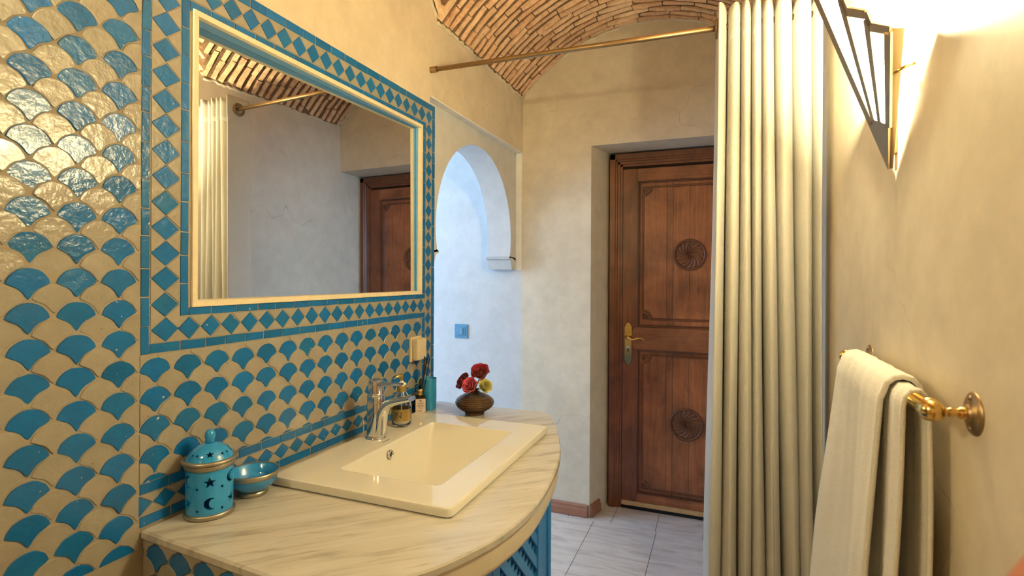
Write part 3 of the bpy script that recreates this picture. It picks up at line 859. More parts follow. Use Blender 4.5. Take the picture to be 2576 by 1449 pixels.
# ---- blue cabinet
cb = thing('vanity_cabinet', 'blue painted vanity cabinet with lattice doors under the marble worktop', 'cabinet', (-.80, 1.37, 0))
CX = -.595; CZT = ZC - .0755
obj('side_panel', MB().box(XL + .004, CX, 1.865, 1.885, 0, CZT), 'paint_blue', cb, False, .002)
obj('corner_post', MB().lathe([(.016, 0), (.016, CZT)], (CX, 1.872, 0), 20), 'paint_blue', cb, True)
obj('bead', MB().tube([(CX + .013, 1.848, 0), (CX + .013, 1.848, CZT)], .005, 10), 'paint_blue', cb, True)
obj('face_stile', MB().box(CX - .02, CX + .010, 1.800, 1.86, 0, CZT), 'paint_blue', cb, False, .002)
obj('face_stile', MB().box(CX - .02, CX + .010, .84, .885, 0, CZT), 'paint_blue', cb, False, .002)
obj('plinth', MB().box(CX - .02, CX + .005, .885, 1.800, 0, .07), 'paint_blue', cb, False, .002)
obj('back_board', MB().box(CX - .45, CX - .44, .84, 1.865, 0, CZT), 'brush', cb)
def cab_door(y0, y1, knob_y):
    d = obj('door', MB().box(CX - .016, CX + .012, y0, y0 + .055, .075, CZT - .004), 'paint_blue', cb, False, .002)
    for a, b, c, e_ in ((y1 - .055, y1, .075, CZT - .004), (y0 + .055, y1 - .055, .075, .135), (y0 + .055, y1 - .055, CZT - .064, CZT - .004)):
        obj('door_rail', MB().box(CX - .016, CX + .012, a, b, c, e_), 'paint_blue', d, False, .002)
    A0, A1, B0, B1 = y0 + .055, y1 - .055, .135, CZT - .064
    def slat(c, sgn, x0, x1, w):
        P = clip([(A0 - 2, c + sgn*(A0 - 2) - w), (A1 + 2, c + sgn*(A1 + 2) - w), (A1 + 2, c + sgn*(A1 + 2) + w), (A0 - 2, c + sgn*(A0 - 2) + w)], A0, A1, B0, B1)
        if len(P) >= 3 and abs(area(P)) > 2e-4: obj('lattice_slat', MB().prism(P, lambda a, b, h: (h, a, b), x0, x1), 'paint_blue', d)
    k = -3
    step = .078
    c = B0 + A0 - .2
    while c < B1 + A1 + .2: slat(c, -1, CX - .001, CX + .008, .020); c += step
    c = B0 - A1 - .2
    while c < B1 - A0 + .2: slat(c, 1, CX - .011, CX - .002, .014); c += step*.72
    obj('knob', MB().lathe([(0, .042), (.008, .041), (.0135, .035), (.0145, .028), (.011, .021), (.006, .017), (.0055, .012), (.009, .009), (.009, .004), (.012, 0)], (CX + .012, knob_y, .505), 24, 'X'), 'old_brass', d, True)
cab_door(1.345, 1.797, 1.372); cab_door(.888, 1.340, 1.313)

# ---- sink
sk_ = thing('washbasin', 'cream rectangular drop-in washbasin with a sunken bowl', 'washbasin', (-.79, 1.36, ZC))
sx0, sx1, sy0, sy1, zt = -1.052, -.540, 1.018, 1.712, ZC + .023
loops = [rrect(sx0 + .004, sx1 - .004, sy0 + .004, sy1 - .004, .014, ZC + .0005), rrect(sx0, sx1, sy0, sy1, .016, ZC + .004), rrect(sx0, sx1, sy0, sy1, .016, zt - .005),
         rrect(sx0 + .0015, sx1 - .0015, sy0 + .0015, sy1 - .0015, .015, zt - .0015), rrect(sx0 + .005, sx1 - .005, sy0 + .005, sy1 - .005, .013, zt), rrect(sx0 + .007, sx1 - .007, sy0 + .007, sy1 - .007, .012, zt)]
bx0, bx1, by0, by1 = -.922, -.628, 1.122, 1.602
loops += [rrect(bx0 - .0045, bx1 + .0045, by0 - .0045, by1 + .0045, .014, zt), rrect(bx0 - .003, bx1 + .003, by0 - .003, by1 + .003, .014, zt), rrect(bx0, bx1, by0, by1, .012, zt - .0012), rrect(bx0 + .0015, bx1 - .0015, by0 + .0022, by1 - .0022, .012, zt - .0045), rrect(bx0 + .002, bx1 - .002, by0 + .0035, by1 - .0035, .012, zt - .0062)]
for t in (.12, .25, .4, .55, .7, .82, .92, 1.0):
    iy = .0025 + .200*t; d = .140*sin(t*pi/2)**.92
    ix0 = .085*t**1.25; ix1 = .012*t + .05*max(0, t - .6)**1.5
    r = .012 + .016*t
    loops.append(rrect(bx0 + .002 + ix0, bx1 - .002 - ix1, by0 + .002 + iy, by1 - .002 - iy, r, zt - .006 - d))
sm = MB(); sm.loft(loops, False, True)
obj('basin', sm, 'ceramic', sk_, True, auto=30)
ov = MB().lathe([(.0075, -.004), (.0075, .002), (.0105, .0035), (.0125, .002), (.0125, -.004)], (bx0 + .0135, 1.335, zt - .026), 28, 'X')
obj('overflow_ring', ov, 'chrome', sk_, True)
obj('overflow_hole', MB().lathe([(0, 0), (.0075, 0)], (bx0 + .0125, 1.335, zt - .026), 24, 'X'), 'ink', sk_)
obj('drain', MB().lathe([(0, .004), (.018, .004), (.021, .002), (.022, -.004)], (-.742, 1.362, zt - .1445), 28), 'chrome', sk_, True)
mk = MB()
for k in range(6): mk.box(-.949, -.945, 1.350 + k*.006, 1.3535 + k*.006, zt, zt + .0003)
obj('maker_mark', mk, 'ink', sk_)

# ---- mixer tap
FXC, FYC = -.996, 1.381
tp = thing('mixer_tap', 'chrome single-lever mixer tap on the washbasin rim', 'tap', (FXC, FYC, zt))
obj('base_ring', MB().lathe([(0, 0), (.031, 0), (.031, .004), (.027, .008), (.024, .0085)], (FXC, FYC, zt), 36), 'chrome', tp, True, auto=50)
def sect(cx, cz, w, h, ax, r=.35, n=20):
    """rounded cross-section in the plane normal to direction ax (in xz)"""
    ux, uz = -sin(ax), cos(ax); out = []
    for k in range(n):
        a = 2*pi*k/n; c_, s_ = cos(a), sin(a); q = 1/(abs(c_)**3.2 + abs(s_)**3.2)**(1/3.2)
        out.append((cx + ux*h*q*s_, FYC + w*q*c_, cz + uz*h*q*s_))
    return out
body = MB().loft([sect(FXC, zt + .006, .0235, .0235, pi/2), sect(FXC, zt + .05, .0235, .0235, pi/2), sect(FXC, zt + .128, .0235, .0235, pi/2), sect(FXC, zt + .134, .022, .022, pi/2)], True, True)
obj('body', body, 'chrome', tp, True, auto=50)
sp = []
for cx, cz, w, h, ang in ((-.978, zt + .008, .022, .016, 90), (-.976, zt + .045, .021, .015, 90), (-.973, zt + .072, .021, .015, 78), (-.962, zt + .096, .021, .015, 52), (-.945, zt + .111, .021, .0135, 28), (-.920, zt + .120, .021, .011, 14), (-.892, zt + .127, .0205, .009, 12), (-.866, zt + .1325, .020, .0075, 12)):
    sp.append(sect(cx, cz, w, h, radians(ang)))
obj('spout', MB().loft(sp, True, True), 'chrome', tp, True, auto=55)
obj('collar', MB().lathe([(.0238, 0), (.0248, .002), (.0248, .005), (.0238, .007)], (FXC, FYC, zt + .131), 32), 'chrome', tp, True)
obj('lever_cap', MB().lathe([(.0235, .0), (.0238, .03), (.022, .040), (.012, .044), (0, .045)], (FXC, FYC, zt + .138), 36), 'chrome', tp, True, auto=50)
lv = MB().loft([sect(-.985, zt + .166, .017, .012, 0), sect(-.962, zt + .168, .016, .007, 0), sect(-.935, zt + .170, .015, .0045, .05), sect(-.905, zt + .172, .014, .004, .05)], True, True)
obj('lever', lv, 'chrome', tp, True, auto=50)
obj('plug_rod_knob', MB().lathe([(0, .052), (.004, .051), (.0055, .047), (.004, .043), (.0018, .041), (.0018, 0)], (FXC - .036, FYC - .012, zt), 14), 'chrome', tp, True)

# ================================================================== LOOSE THINGS ON THE WORKTOP
# ---- soap dispenser
sx, sy = -.998, 1.527
sd = thing('soap_dispenser', 'glass pump soap bottle with a gold label behind the tap', 'soap bottle', (sx, sy, zt))
out_p = [(0, .001), (.026, .001), (.0315, .006), (.033, .02), (.033, .068), (.030, .085), (.022, .102), (.0155, .113), (.0135, .118), (.0135, .122)]
in_p = [(.0115, .122), (.0115, .117), (.0135, .112), (.020, .100), (.028, .084), (.031, .068), (.031, .02), (.029, .008), (0, .006)]
obj('bottle', MB().lathe(out_p + in_p, (sx, sy, zt), 40), 'glass', sd, True)
obj('soap', MB().lathe([(0, .0065), (.0285, .0085), (.0305, .02), (.0305, .026), (0, .026)], (sx, sy, zt), 32), 'soap', sd, True)
gl = MB().grid(lambda u, v: (sx + .0337*cos(2*pi*u), sy + .0337*sin(2*pi*u), zt + .022 + .038*v), 40, 1)
obj('gold_label', gl, 'gold_label', sd, True)
obj('collar', MB().lathe([(.0135, 0), (.0158, .001), (.0162, .020), (.0150, .023), (0, .023)], (sx, sy, zt + .114), 32), 'gold_label', sd, True, auto=50)
obj('pump_cap', MB().lathe([(0, .014), (.005, .013), (.007, .008), (.0155, .004), (.016, 0), (0, 0)], (sx, sy, zt + .1372), 28), 'soap', sd, True)
obj('pump_spout', MB().tube([(sx, sy, zt + .150), (sx, sy, zt + .165), (sx + .002, sy - .004, zt + .168), (sx - .006, sy - .022, zt + .166), (sx - .010, sy - .034, zt + .160)], [.004, .0055, .0065, .0045, .002], 12), 'gold_label', sd, True)
obj('dip_tube', MB().tube([(sx, sy, zt + .012), (sx, sy, zt + .112)], .0022, 8), 'soap', sd, True)
tc = bpy.data.curves.new('letter', 'FONT'); tc.body = 'N'; tc.size = .030; tc.extrude = .0003; tc.align_x = 'CENTER'; tc.align_y = 'CENTER'
tmp = bpy.data.objects.new('letter_tmp', tc); COL.objects.link(tmp)
bpy.context.view_layer.update()
lme = bpy.data.meshes.new_from_object(tmp.evaluated_get(bpy.context.evaluated_depsgraph_get()))
bpy.data.objects.remove(tmp)
ang0 = atan2(-sy, -sx) + radians(-16)
for v in lme.vertices:
    a = ang0 + v.co.x/.034; z = v.co.y; r = .0341 + v.co.z*.5
    v.co = (r*cos(a), r*sin(a), .041 + z)
lme.materials.clear(); lme.materials.append(M['ink'])
lt = bpy.data.objects.new('printed_letter', lme); COL.objects.link(lt); lt.parent = sd

# ---- reed diffuser
dx, dy, da = -1.0735, 1.768, radians(38)
df = thing('reed_diffuser', 'black square reed diffuser bottle with gold collar and black reeds', 'diffuser', (dx, dy, ZC))
def rot2(a, b): return (dx + a*cos(da) - b*sin(da), dy + a*sin(da) + b*cos(da))
hw = .0212
obj('bottle', MB().loft([[(*rot2(a, b), z) for a, b in ((-hw, -hw), (hw, -hw), (hw, hw), (-hw, hw))] for z in (ZC + .0005, ZC + .064)], True, True), 'black', df, False, .003)
obj('collar', MB().lathe([(.0125, 0), (.0135, .001), (.0135, .026), (.012, .028), (0, .028)], (dx, dy, ZC + .064), 28), 'brass', df, True, auto=50)
lbm = MB(); q = -hw - .0004
lbm.add([(*rot2(a, q), z) for a, z in ((-.019, ZC + .008), (.019, ZC + .008), (.019, ZC + .058), (-.019, ZC + .058))], [(0, 1, 2, 3)])
lb = obj('label', lbm, 'label', df)
ik = MB(); q2 = q - .0003
for k, (a0, a1, zz, h) in enumerate(((-.003, .003, .049, .004), (-.012, .012, .0415, .0012), (-.008, .008, .038, .0008), (-.013, .013, .031, .002), (-.009, .009, .027, .0012), (-.006, .006, .0215, .0008), (-.013, .005, .0125, .0015))):
    ik.add([(*rot2(a, q2), ZC + zz + b) for a, b in ((a0, 0), (a1, 0), (a1, h), (a0, h))], [(0, 1, 2, 3)])
obj('label_print', ik, 'ink', lb)
for k, (ex, ey, ez) in enumerate(((.030, .010, .222), (.022, .014, .212), (.026, -.004, .215), (.017, .004, .218), (.032, .018, .210))):
    obj('reed', MB().tube([(dx - .004 + .002*k, dy - .004 + .002*k, ZC + .03), (dx + ex, dy + ey, ZC + ez)], .0019, 8), 'black_matt', df)

# ---- turquoise tumbler
tx_, ty_ = -1.0735, 1.833
tb = obj('tumbler', MB().lathe([(0, .003), (.028, .003), (.029, 0), (.0305, .004), (.0312, .06), (.0305, .116), (.0315, .121), (.0302, .123), (.0285, .120), (.0285, .01), (0, .008)], (tx_, ty_, ZC), 40), 'turq2', None, True, auto=60)
tag(tb, 'tall turquoise ceramic tumbler behind the black diffuser', 'tumbler')

# ---- vase and roses
vx, vy = -.875, 1.838
vs_ = thing('bud_vase', 'squat bronze ribbed bud vase holding four roses', 'vase', (vx, vy, ZC))
prof = []
base_pts = smooth_curve([(.036, .0), (.0375, .006), (.040, .012), (.062, .026), (.0725, .043), (.066, .058), (.045, .072), (.022, .082), (.0145, .089), (.0135, .096)], 10)
Ltot = 0; last = base_pts[0]; prof = [(0, .0005), (.034, .0005)]
for k, (r, h) in enumerate(base_pts):
    Ltot += sqrt((r - last[0])**2 + (h - last[1])**2); last = (r, h)
    rib = .0013*cos(2*pi*Ltot/.0066) if h > .008 else 0
    prof.append((r + rib, h))
prof += [(.0115, .096), (.0115, .06), (0, .055)]
# finer resampling for the ribs
fine = [(0, .0005), (.034, .0005)]
pts = smooth_curve(base_pts, 3); Ltot = 0; last = pts[0]
for r, h in pts:
    Ltot += sqrt((r - last[0])**2 + (h - last[1])**2); last = (r, h)
    rib = .0021*cos(2*pi*Ltot/.0078) if h > .009 else 0
    fine.append((r + rib, h + .0005))
fine += [(.0110, .0965), (.0110, .06), (0, .055)]
obj('vessel', MB().lathe(fine, (vx, vy, ZC), 56), 'vase', vs_, True)
def petal_mesh(R, w, curl, lean, rr):
    def fn(u, v):
        a = (u - .5)*w; h = v
        rad = R*(.25 + .75*sin(min(1, h*1.15)*pi/2)**.8)*lean + curl*max(0, h - .7)*R*2.2
        z = R*1.45*h*(1 - .32*abs(2*u - 1)**2.2*h) - curl*R*max(0, h - .75)*1.1
        wob = 1 + .06*sin(9*u + rr*7)*h
        return (rad*wob*cos(a), rad*wob*sin(a), z)
    return fn
rr_ = random.Random(9)
def rose(x, y, z, R, mat, label, tilt, leaf=False):
    o = thing('rose', label, 'rose', (vx, vy, ZC + .09))
    ax = Vector(tilt).normalized(); q = Vector((0, 0, 1)).rotation_difference(ax).to_matrix()
    cpos = Vector((x, y, z))
    layers = [(.22, 3, .0, 2.6), (.42, 3, .02, 2.5), (.66, 4, .10, 2.0), (.88, 5, .26, 1.75), (1.0, 5, .42, 1.6)]
    for li, (lean, n, curl, w) in enumerate(layers):
        for k in range(n):
            a0 = 2*pi*k/n + li*.9 + rr_.uniform(-.15, .15)
            fn = petal_mesh(R*.80, w, curl + rr_.uniform(-.03, .05), lean, rr_.random())
            ca, sa = cos(a0), sin(a0)
            def g(u, v, fn=fn, ca=ca, sa=sa, li=li):
                p = fn(u, v); p = Vector((p[0]*ca - p[1]*sa, p[0]*sa + p[1]*ca, p[2]*(1.0 - .04*li) - R*.55)); return tuple(cpos + q @ p)
            obj('petal', MB().grid(g, 9, 7), mat, o, True)
    b = cpos - ax*R*.5
    obj('calyx', MB().tube([b - ax*R*.22, b - ax*R*.05, b + ax*R*.12], [R*.12, R*.3, R*.36], 10), 'green', o, True)
    mid = Vector((vx + (b.x - vx)*.45, vy + (b.y - vy)*.45, ZC + .097))
    mid = Vector((vx + (b.x - vx)*.1, vy + (b.y - vy)*.1, ZC + .096))
    obj('stem', MB().tube([(vx, vy, ZC + .065), mid, b - ax*R*.2], .0021, 8), 'green', o, True)
    if leaf:
        s = b - ax*R*.2
        d = Vector((.85, -.3, -.55)).normalized(); w_ = d.cross(Vector((0, 1, 0))).normalized()
        obj('sepal', MB().grid(lambda u, v: tuple(s + d*(v*.03) + w_*((u - .5)*.012*sin(pi*min(1, v + .05)))), 3, 6), 'green', o, True)
    return o
rose(-.853, 1.838, .997, .035, 'red1', 'open crimson rose standing highest in the bronze vase', (.25, -.75, .75))
rose(-.922, 1.838, .957, .033, 'red2', 'dark red rose leaning out over the vase beside the pink one', (-.55, -.65, .55))
rose(-.875, 1.797, .953, .030, 'pink', 'pink rose in front between the dark red and yellow roses', (-.05, -.95, .55))
rose(-.826, 1.822, .950, .028, 'yellow', 'pale yellow rosebud low on the side of the bronze vase', (.6, -.5, .5), True)

# ---- pierced canister
cxn, cyn = -1.050, .850
cn = thing('incense_canister', 'turquoise ceramic canister pierced with stars and moons, domed lid', 'canister', (cxn, cyn, ZC))
def star(cx, cy, R, rot=0, n=5):
    return [(cx + (R if k % 2 == 0 else R*.42)*cos(pi/2 + rot + k*pi/n), cy + (R if k % 2 == 0 else R*.42)*sin(pi/2 + rot + k*pi/n)) for k in range(2*n)]
def moon(cx, cy, R, flip=1):
    o_ = [(cx + R*cos(a)*flip, cy + R*sin(a)) for a in [radians(52 + 256*k/18) for k in range(19)]]
    th0 = radians(52); ax_, ay_ = R*cos(th0), R*sin(th0); c2 = R*.52; r2 = sqrt((ax_ - c2)**2 + ay_**2); b0 = atan2(ay_, ax_ - c2)
    i_ = [(cx + (c2 + r2*cos(b))*flip, cy + r2*sin(b)) for b in [2*pi - b0 - (2*pi - 2*b0)*k/12 for k in range(1, 12)]]
    return o_ + i_
def dot(cx, cy, R): return [(cx + R*cos(2*pi*k/12), cy + R*sin(2*pi*k/12)) for k in range(12)]
R0 = .0470
def cutter(poly, ang):
    """prism through the wall of the body at angle ang; poly = (sideways, height)"""
    ca, sa = cos(ang), sin(ang); mb = MB()
    if area(poly) < 0: poly = poly[::-1]
    mb.prism(poly, lambda a, b, h: (cxn + ca*h - sa*a, cyn + sa*h + ca*a, ZC + b), .034, .060); return mb
face = atan2(-cyn, -cxn)                          # towards the room
bodyo = obj('body', MB().lathe([(0, .0025), (.0465, .0025), (R0, .006), (R0, .112), (.0455, .116), (.0425, .116), (.0425, .008), (0, .006)], (cxn, cyn, ZC), 64), 'turq', cn, True)
cuts = []
for k in range(6):
    a = face + radians(60*k)
    up_, dn = (star, moon) if k % 2 == 0 else (moon, star)
    if k % 2 == 0:
        cuts += [cutter(star(0, .081, .0125, .05), a), cutter(moon(.002, .036, .0130), a)]
    else:
        cuts += [cutter(moon(.0, .083, .0130), a), cutter(star(.0, .037, .0115, .1), a)]
    for h_ in (.068, .022): cuts.append(cutter(dot(0, h_, .0030), a + radians(30)))
cut_mesh(bodyo, cuts); 
bodyo.data.set_sharp_from_angle(angle=radians(35))
obj('base_band', MB().lathe([(.0, .0005), (.0480, .0005), (.0510, .003), (.0510, .009), (.0482, .0115), (.0472, .0115)], (cxn, cyn, ZC), 56), 'pewter', cn, True)
obj('rim_band', MB().lathe([(.0472, .1045), (.0500, .106), (.0505, .113), (.0490, .1165), (.044, .117)], (cxn, cyn, ZC), 56), 'pewter', cn, True)
lid = obj('lid', MB().lathe([(.050, .118), (.0495, .1215), (.0465, .125), (.0430, .133), (.035, .1435), (.0225, .151), (.009, .155), (.0, .1555), (0, .151), (.008, .150), (.020, .1465), (.032, .1395), (.0395, .130), (.043, .122), (.044, .118)], (cxn, cyn, ZC), 64), 'turq', cn, True)
def lid_cut(poly, ang):
    ca, sa = cos(ang), sin(ang); mb = MB(); el = radians(48)
    if area(poly) < 0: poly = poly[::-1]
    o = Vector((cxn + ca*.0385, cyn + sa*.0385, ZC + .1385)); n_ = Vector((ca*cos(el), sa*cos(el), sin(el))); t_ = Vector((-sa, ca, 0)); b_ = n_.cross(t_)
    mb.prism(poly, lambda a, b, h: tuple(o + t_*a + b_*b + n_*h), -.010, .012); return mb
lc = []
for k in range(4):
    lc.append(lid_cut(star(0, 0, .0085) if k % 2 == 0 else moon(0, 0, .0085), face + radians(90*k)))
    lc.append(lid_cut(dot(0, -.002, .0026), face + radians(90*k + 36)))
    lc.append(lid_cut(dot(0, -.002, .0026), face + radians(90*k - 36)))
cut_mesh(lid, lc); lid.data.set_sharp_from_angle(angle=radians(35))
obj('lid_band', MB().lathe([(.0455, .1165), (.0535, .1170), (.0555, .1205), (.0540, .1240), (.0490, .1250), (.0462, .1245)], (cxn, cyn, ZC), 56), 'pewter', lid, True)
obj('lid_knob', MB().lathe([(0, .1545), (.0095, .155), (.0085, .1605), (.0105, .167), (.0108, .1735), (.0085, .180), (.004, .1835), (0, .184)], (cxn, cyn, ZC), 32), 'turq', lid, True)

# ---- small bowl
bxn, byn = -1.046, .964
bo = thing('soap_bowl', 'small turquoise footed bowl with tin rim beside the canister', 'bowl', (bxn, byn, ZC))
obj('bowl', MB().lathe([(0, .010), (.024, .010), (.040, .018), (.0530, .032), (.0565, .048), (.0580, .054), (.0570, .0555), (.0545, .054), (.0510, .034), (.038, .0215), (.022, .0155), (0, .0145)], (bxn, byn, ZC), 56), 'turq', bo, True)
obj('foot', MB().lathe([(.022, .0005), (.032, .0005), (.034, .004), (.032, .010), (.028, .013)], (bxn, byn, ZC), 48), 'pewter', bo, True)
obj('rim_band', MB().lathe([(.0558, .044), (.0585, .047), (.0600, .053), (.0590, .0565), (.0568, .057), (.0552, .0555)], (bxn, byn, ZC), 56), 'pewter', bo, True)

# ---- ivory socket box on the tiled wall
sb_ = thing('socket_box', 'ivory plastic socket box screwed to the tiles above the diffuser', 'socket', (XL, 1.80, 1.08))
y0, y1, z0, z1 = 1.746, 1.812, 1.040, 1.122
obj('back_plate', MB().box(XL, XL + .010, y0 - .006, y1 + .006, z0 - .006, z1 + .006), 'plastic', sb_, False, .003)
obj('cover', MB().box(XL + .010, XL + .036, y0, y1, z0, z1), 'plastic', sb_, False, .006)
obj('hinge', MB().box(XL + .030, XL + .0372, (y0+y1)/2 - .012, (y0+y1)/2 + .012, z1 - .002, z1 + .003), 'plastic', sb_, False, .001)

# ---- light switch on the alcove wall
sw = thing('light_switch', 'blue square light switch on the white alcove wall', 'light switch', (-1.506, YB, 1.02))
obj('plate', MB().box(-1.551, -1.461, YB - .008, YB, .977, 1.064), 'switch', sw, False, .003)
obj('surround', MB().box(-1.535, -1.477, YB - .011, YB - .008, .992, 1.049), 'switch', sw, False, .002)
obj('rocker', MB().box(-1.522, -1.490, YB - .015, YB - .011, .998, 1.043), 'switch', sw, False, .002)
obj('indicator', MB().box(-1.5075, -1.5045, YB - .0157, YB - .015, 1.006, 1.036), 'label', sw)

# ---- curtain rod and curtain
RY, RZc = 1.897, 2.194
rd = thing('curtain_rod', 'slim bronze curtain rod spanning the room below the vault', 'curtain rod', (-.4, RY, RZc))
obj('pole', MB().tube([(XL - .002, RY, 2.202), (XR, RY, 2.190)], .0095, 20), 'old_brass', rd, True)
obj('end_socket', MB().tube([(XL - .002, RY, 2.202), (XL + .026, RY, 2.2018)], .0125, 20), 'old_brass', rd, True, auto=50)
obj('end_socket', MB().tube([(XR - .026, RY, 2.1902), (XR + .001, RY, 2.190)], .0125, 20), 'old_brass', rd, True, auto=50)
cu = thing('curtain', 'cream woven curtain gathered in deep folds beside the door', 'curtain', (.13, RY, .04))
top_r = [-.012, .036, .069, .099, .130, .172, .236, .280]; bot_r = [-.034, .024, .078, .114, .166, .222, .262, .290]
def xs_at(t):
    w = t**1.4; return [a*(1 - w) + b*w for a, b in zip(top_r, bot_r)]
NP = 16
def cur(s, t, off=0.0):
    """s in 0..1 over end flap + ridges; t 0 top .. 1 bottom"""
    R_ = xs_at(t); K = len(R_); q = s*(2*K - 1) ; i = min(int(q), 2*K - 2); f = q - i
    # nodes: back edge, ridge0, valley0, ridge1 ...
    def node(k):
        if k == 0: return (R_[0] - .010 - .018*t, RY + .062)
        r = (k - 1)//2
        if (k - 1) % 2 == 0: return (R_[r], RY - .052 - .006*sin(3*r + 2.2*t))
        return ((R_[r] + R_[min(r+1, K-1)])/2 if r + 1 < K else R_[r] + .016, RY + .045 + .008*sin(2*r + 1))
    a, b = node(i), node(i + 1)
    # broad rounded ridges in front, tight valleys behind
    down = i % 2 == 1; h = f if down else 1 - f; wd = b if down else a; rg = a if down else b
    if i == 0: gx, gy = h, .5 - .5*cos(pi*h)
    else: gx = 1 - (1 - h)**2.3; gy = h**1.9*(1.9 - .9*h)
    x = rg[0] + (wd[0] - rg[0])*gx; y = rg[1] + (wd[1] - rg[1])*gy
    z = 2.247 - t*(2.247 - .045)
    x += .004*sin(7*t + 2*i)*t; y += .006*sin(5*t + 1.7*i)*t
    if z > 2.13 and abs(z - 2.132) < .004: y += 0
    return (min(x, XR - .004), y, z + .006*sin(1.9*q) * (1 - t))
nu, nv = 15*12, 60
cmb = MB().grid(lambda s, t: cur(s, t), nu, nv)
co = obj('curtain_panel', cmb, 'curtain', cu, True)
sol = co.modifiers.new('thickness', 'SOLIDIFY'); sol.thickness = .0026; sol.offset = 0
# stitched header hem: a slightly raised band
hem = MB().grid(lambda s, t: (lambda p: (p[0], p[1] - .0022, p[2]))(cur(s, t*.050)), nu, 4)
ho = obj('header_hem', hem, 'curtain', cu, True); sh = ho.modifiers.new('thickness', 'SOLIDIFY'); sh.thickness = .0015; sh.offset = 0
ey = MB().lathe([(.0150, -.003), (.0150, .003), (.0180, .005), (.0245, .004), (.0262, 0), (.0245, -.004), (.0180, -.005), (.0150, -.003)], (-.020, RY + .004, 2.192), 36, 'X')
ey.v = [((a + .020)*1.3 - .020, (b - RY - .004)*1.25 + RY + .004, (c - 2.192)*1.25 + 2.192) for a, b, c in ey.v]
obj('eyelet', ey, 'lamp_metal', cu, True, label='dark metal eyelet')

# ---- towel bar
ty0, ty1, tx, tz = .866, 1.390, .2615, 1.188
tb_ = thing('towel_bar', 'brass towel bar with round wall roses on the plaster wall', 'towel bar', (XR, (ty0 + ty1)/2, tz))
obj('bar', MB().tube([(tx, ty0, tz), (tx, ty1, tz)], .0105, 24), 'brass', tb_, True)
for yy in (ty0, ty1):
    def ell(r): return r
    rp = MB()
    rp.lathe([(.0, -.011), (.009, -.011), (.011, -.009), (.012, -.006), (.0245, -.004), (.0285, -.0015), (.0285, 0)], (XR, yy, tz), 40, 'X')
    rs = obj('wall_rose', rp, 'old_brass', tb_, True)
    for zz in (-.020, .020):
        obj('screw', MB().lathe([(0, -.0068), (.003, -.0066), (.0036, -.005), (.0036, -.003)], (XR, yy, tz + zz), 12, 'X'), 'old_brass', rs, True)
    obj('bracket_arm', MB().lathe([(.0085, -.010), (.0080, -.016), (.0052, -.020), (.0066, -.024), (.0066, -.027), (.0050, -.029), (.0060, -.034), (.0095, -.040)], (XR, yy, tz), 28, 'X'), 'brass', tb_, True)
    sgn = -1 if yy == ty0 else 1
    bl = MB().lathe([(0, sgn*.0150), (.007, sgn*.0135), (.0125, sgn*.008), (.0148, 0), (.0148, -sgn*.005), (.0158, -sgn*.006), (.0158, -sgn*.0085), (.013, -sgn*.0105), (.0105, -sgn*.012)], (tx, yy, tz), 32, 'Y')
    obj('end_knob', bl, 'brass', tb_, True)

# ---- towel: outer fold over inner fold
tw = thing('hand_towel', 'cream terry towel folded over the brass towel bar', 'towel', (tx, 1.15, .62))
def drape(y0f, y1f, gap, zend_f, zend_b, front_bulge, seed):
    r_ = random.Random(seed); ph = [r_.uniform(0, 6) for _ in range(6)]
    rb_ = .0105 + gap
    def fn(u, v):
        # u along the bar, v from the front bottom over the bar to the back bottom
        lf = tz - zend_f; lb_ = tz - zend_b; arc = pi*rb_; tot = lf + arc + lb_; d = v*tot
        if d < lf:
            z = zend_f + d; k = 1 - d/lf; x = tx - rb_ - front_bulge(u, k)
        elif d < lf + arc:
            a = (d - lf)/rb_; x = tx - rb_*cos(a); z = tz + rb_*sin(a); k = 0
        else:
            dd = d - lf - arc; k = dd/lb_; z = tz - dd; x = min(tx + rb_ + .006*k, XR - .009)
        y = y0f(k) + (y1f(k) - y0f(k))*u
        x += .0012*sin(19*u + ph[0]) + .0008*sin(37*u + 5*z + ph[1])
        return (x, y, z)
    return fn
outer = drape(lambda k: .985 + .010*k, lambda k: 1.300 + .05*min(1, k*1.6) - .010*sin(5*k), .0135, .60, .70,
              lambda u, k: .004 + k*(.020 + .020*u) + .011*sin(6.5*u + 1.0)*min(1, k*2) , 2)
inner = drape(lambda k: .930 + .012*k - .01*sin(5*k), lambda k: 1.10, .0035, .62, .66, lambda u, k: .002 + k*.012 + .006*sin(8*u + .6)*min(1, k*2.0), 4)
for nme, fn in (('outer_fold', outer), ('inner_fold', inner)):
    o = obj(nme, MB().grid(fn, 44, 90), 'towel', tw, True)
    so = o.modifiers.new('thickness', 'SOLIDIFY'); so.thickness = .0075 if nme == 'outer_fold' else .006; so.offset = 0
    so.use_rim = True

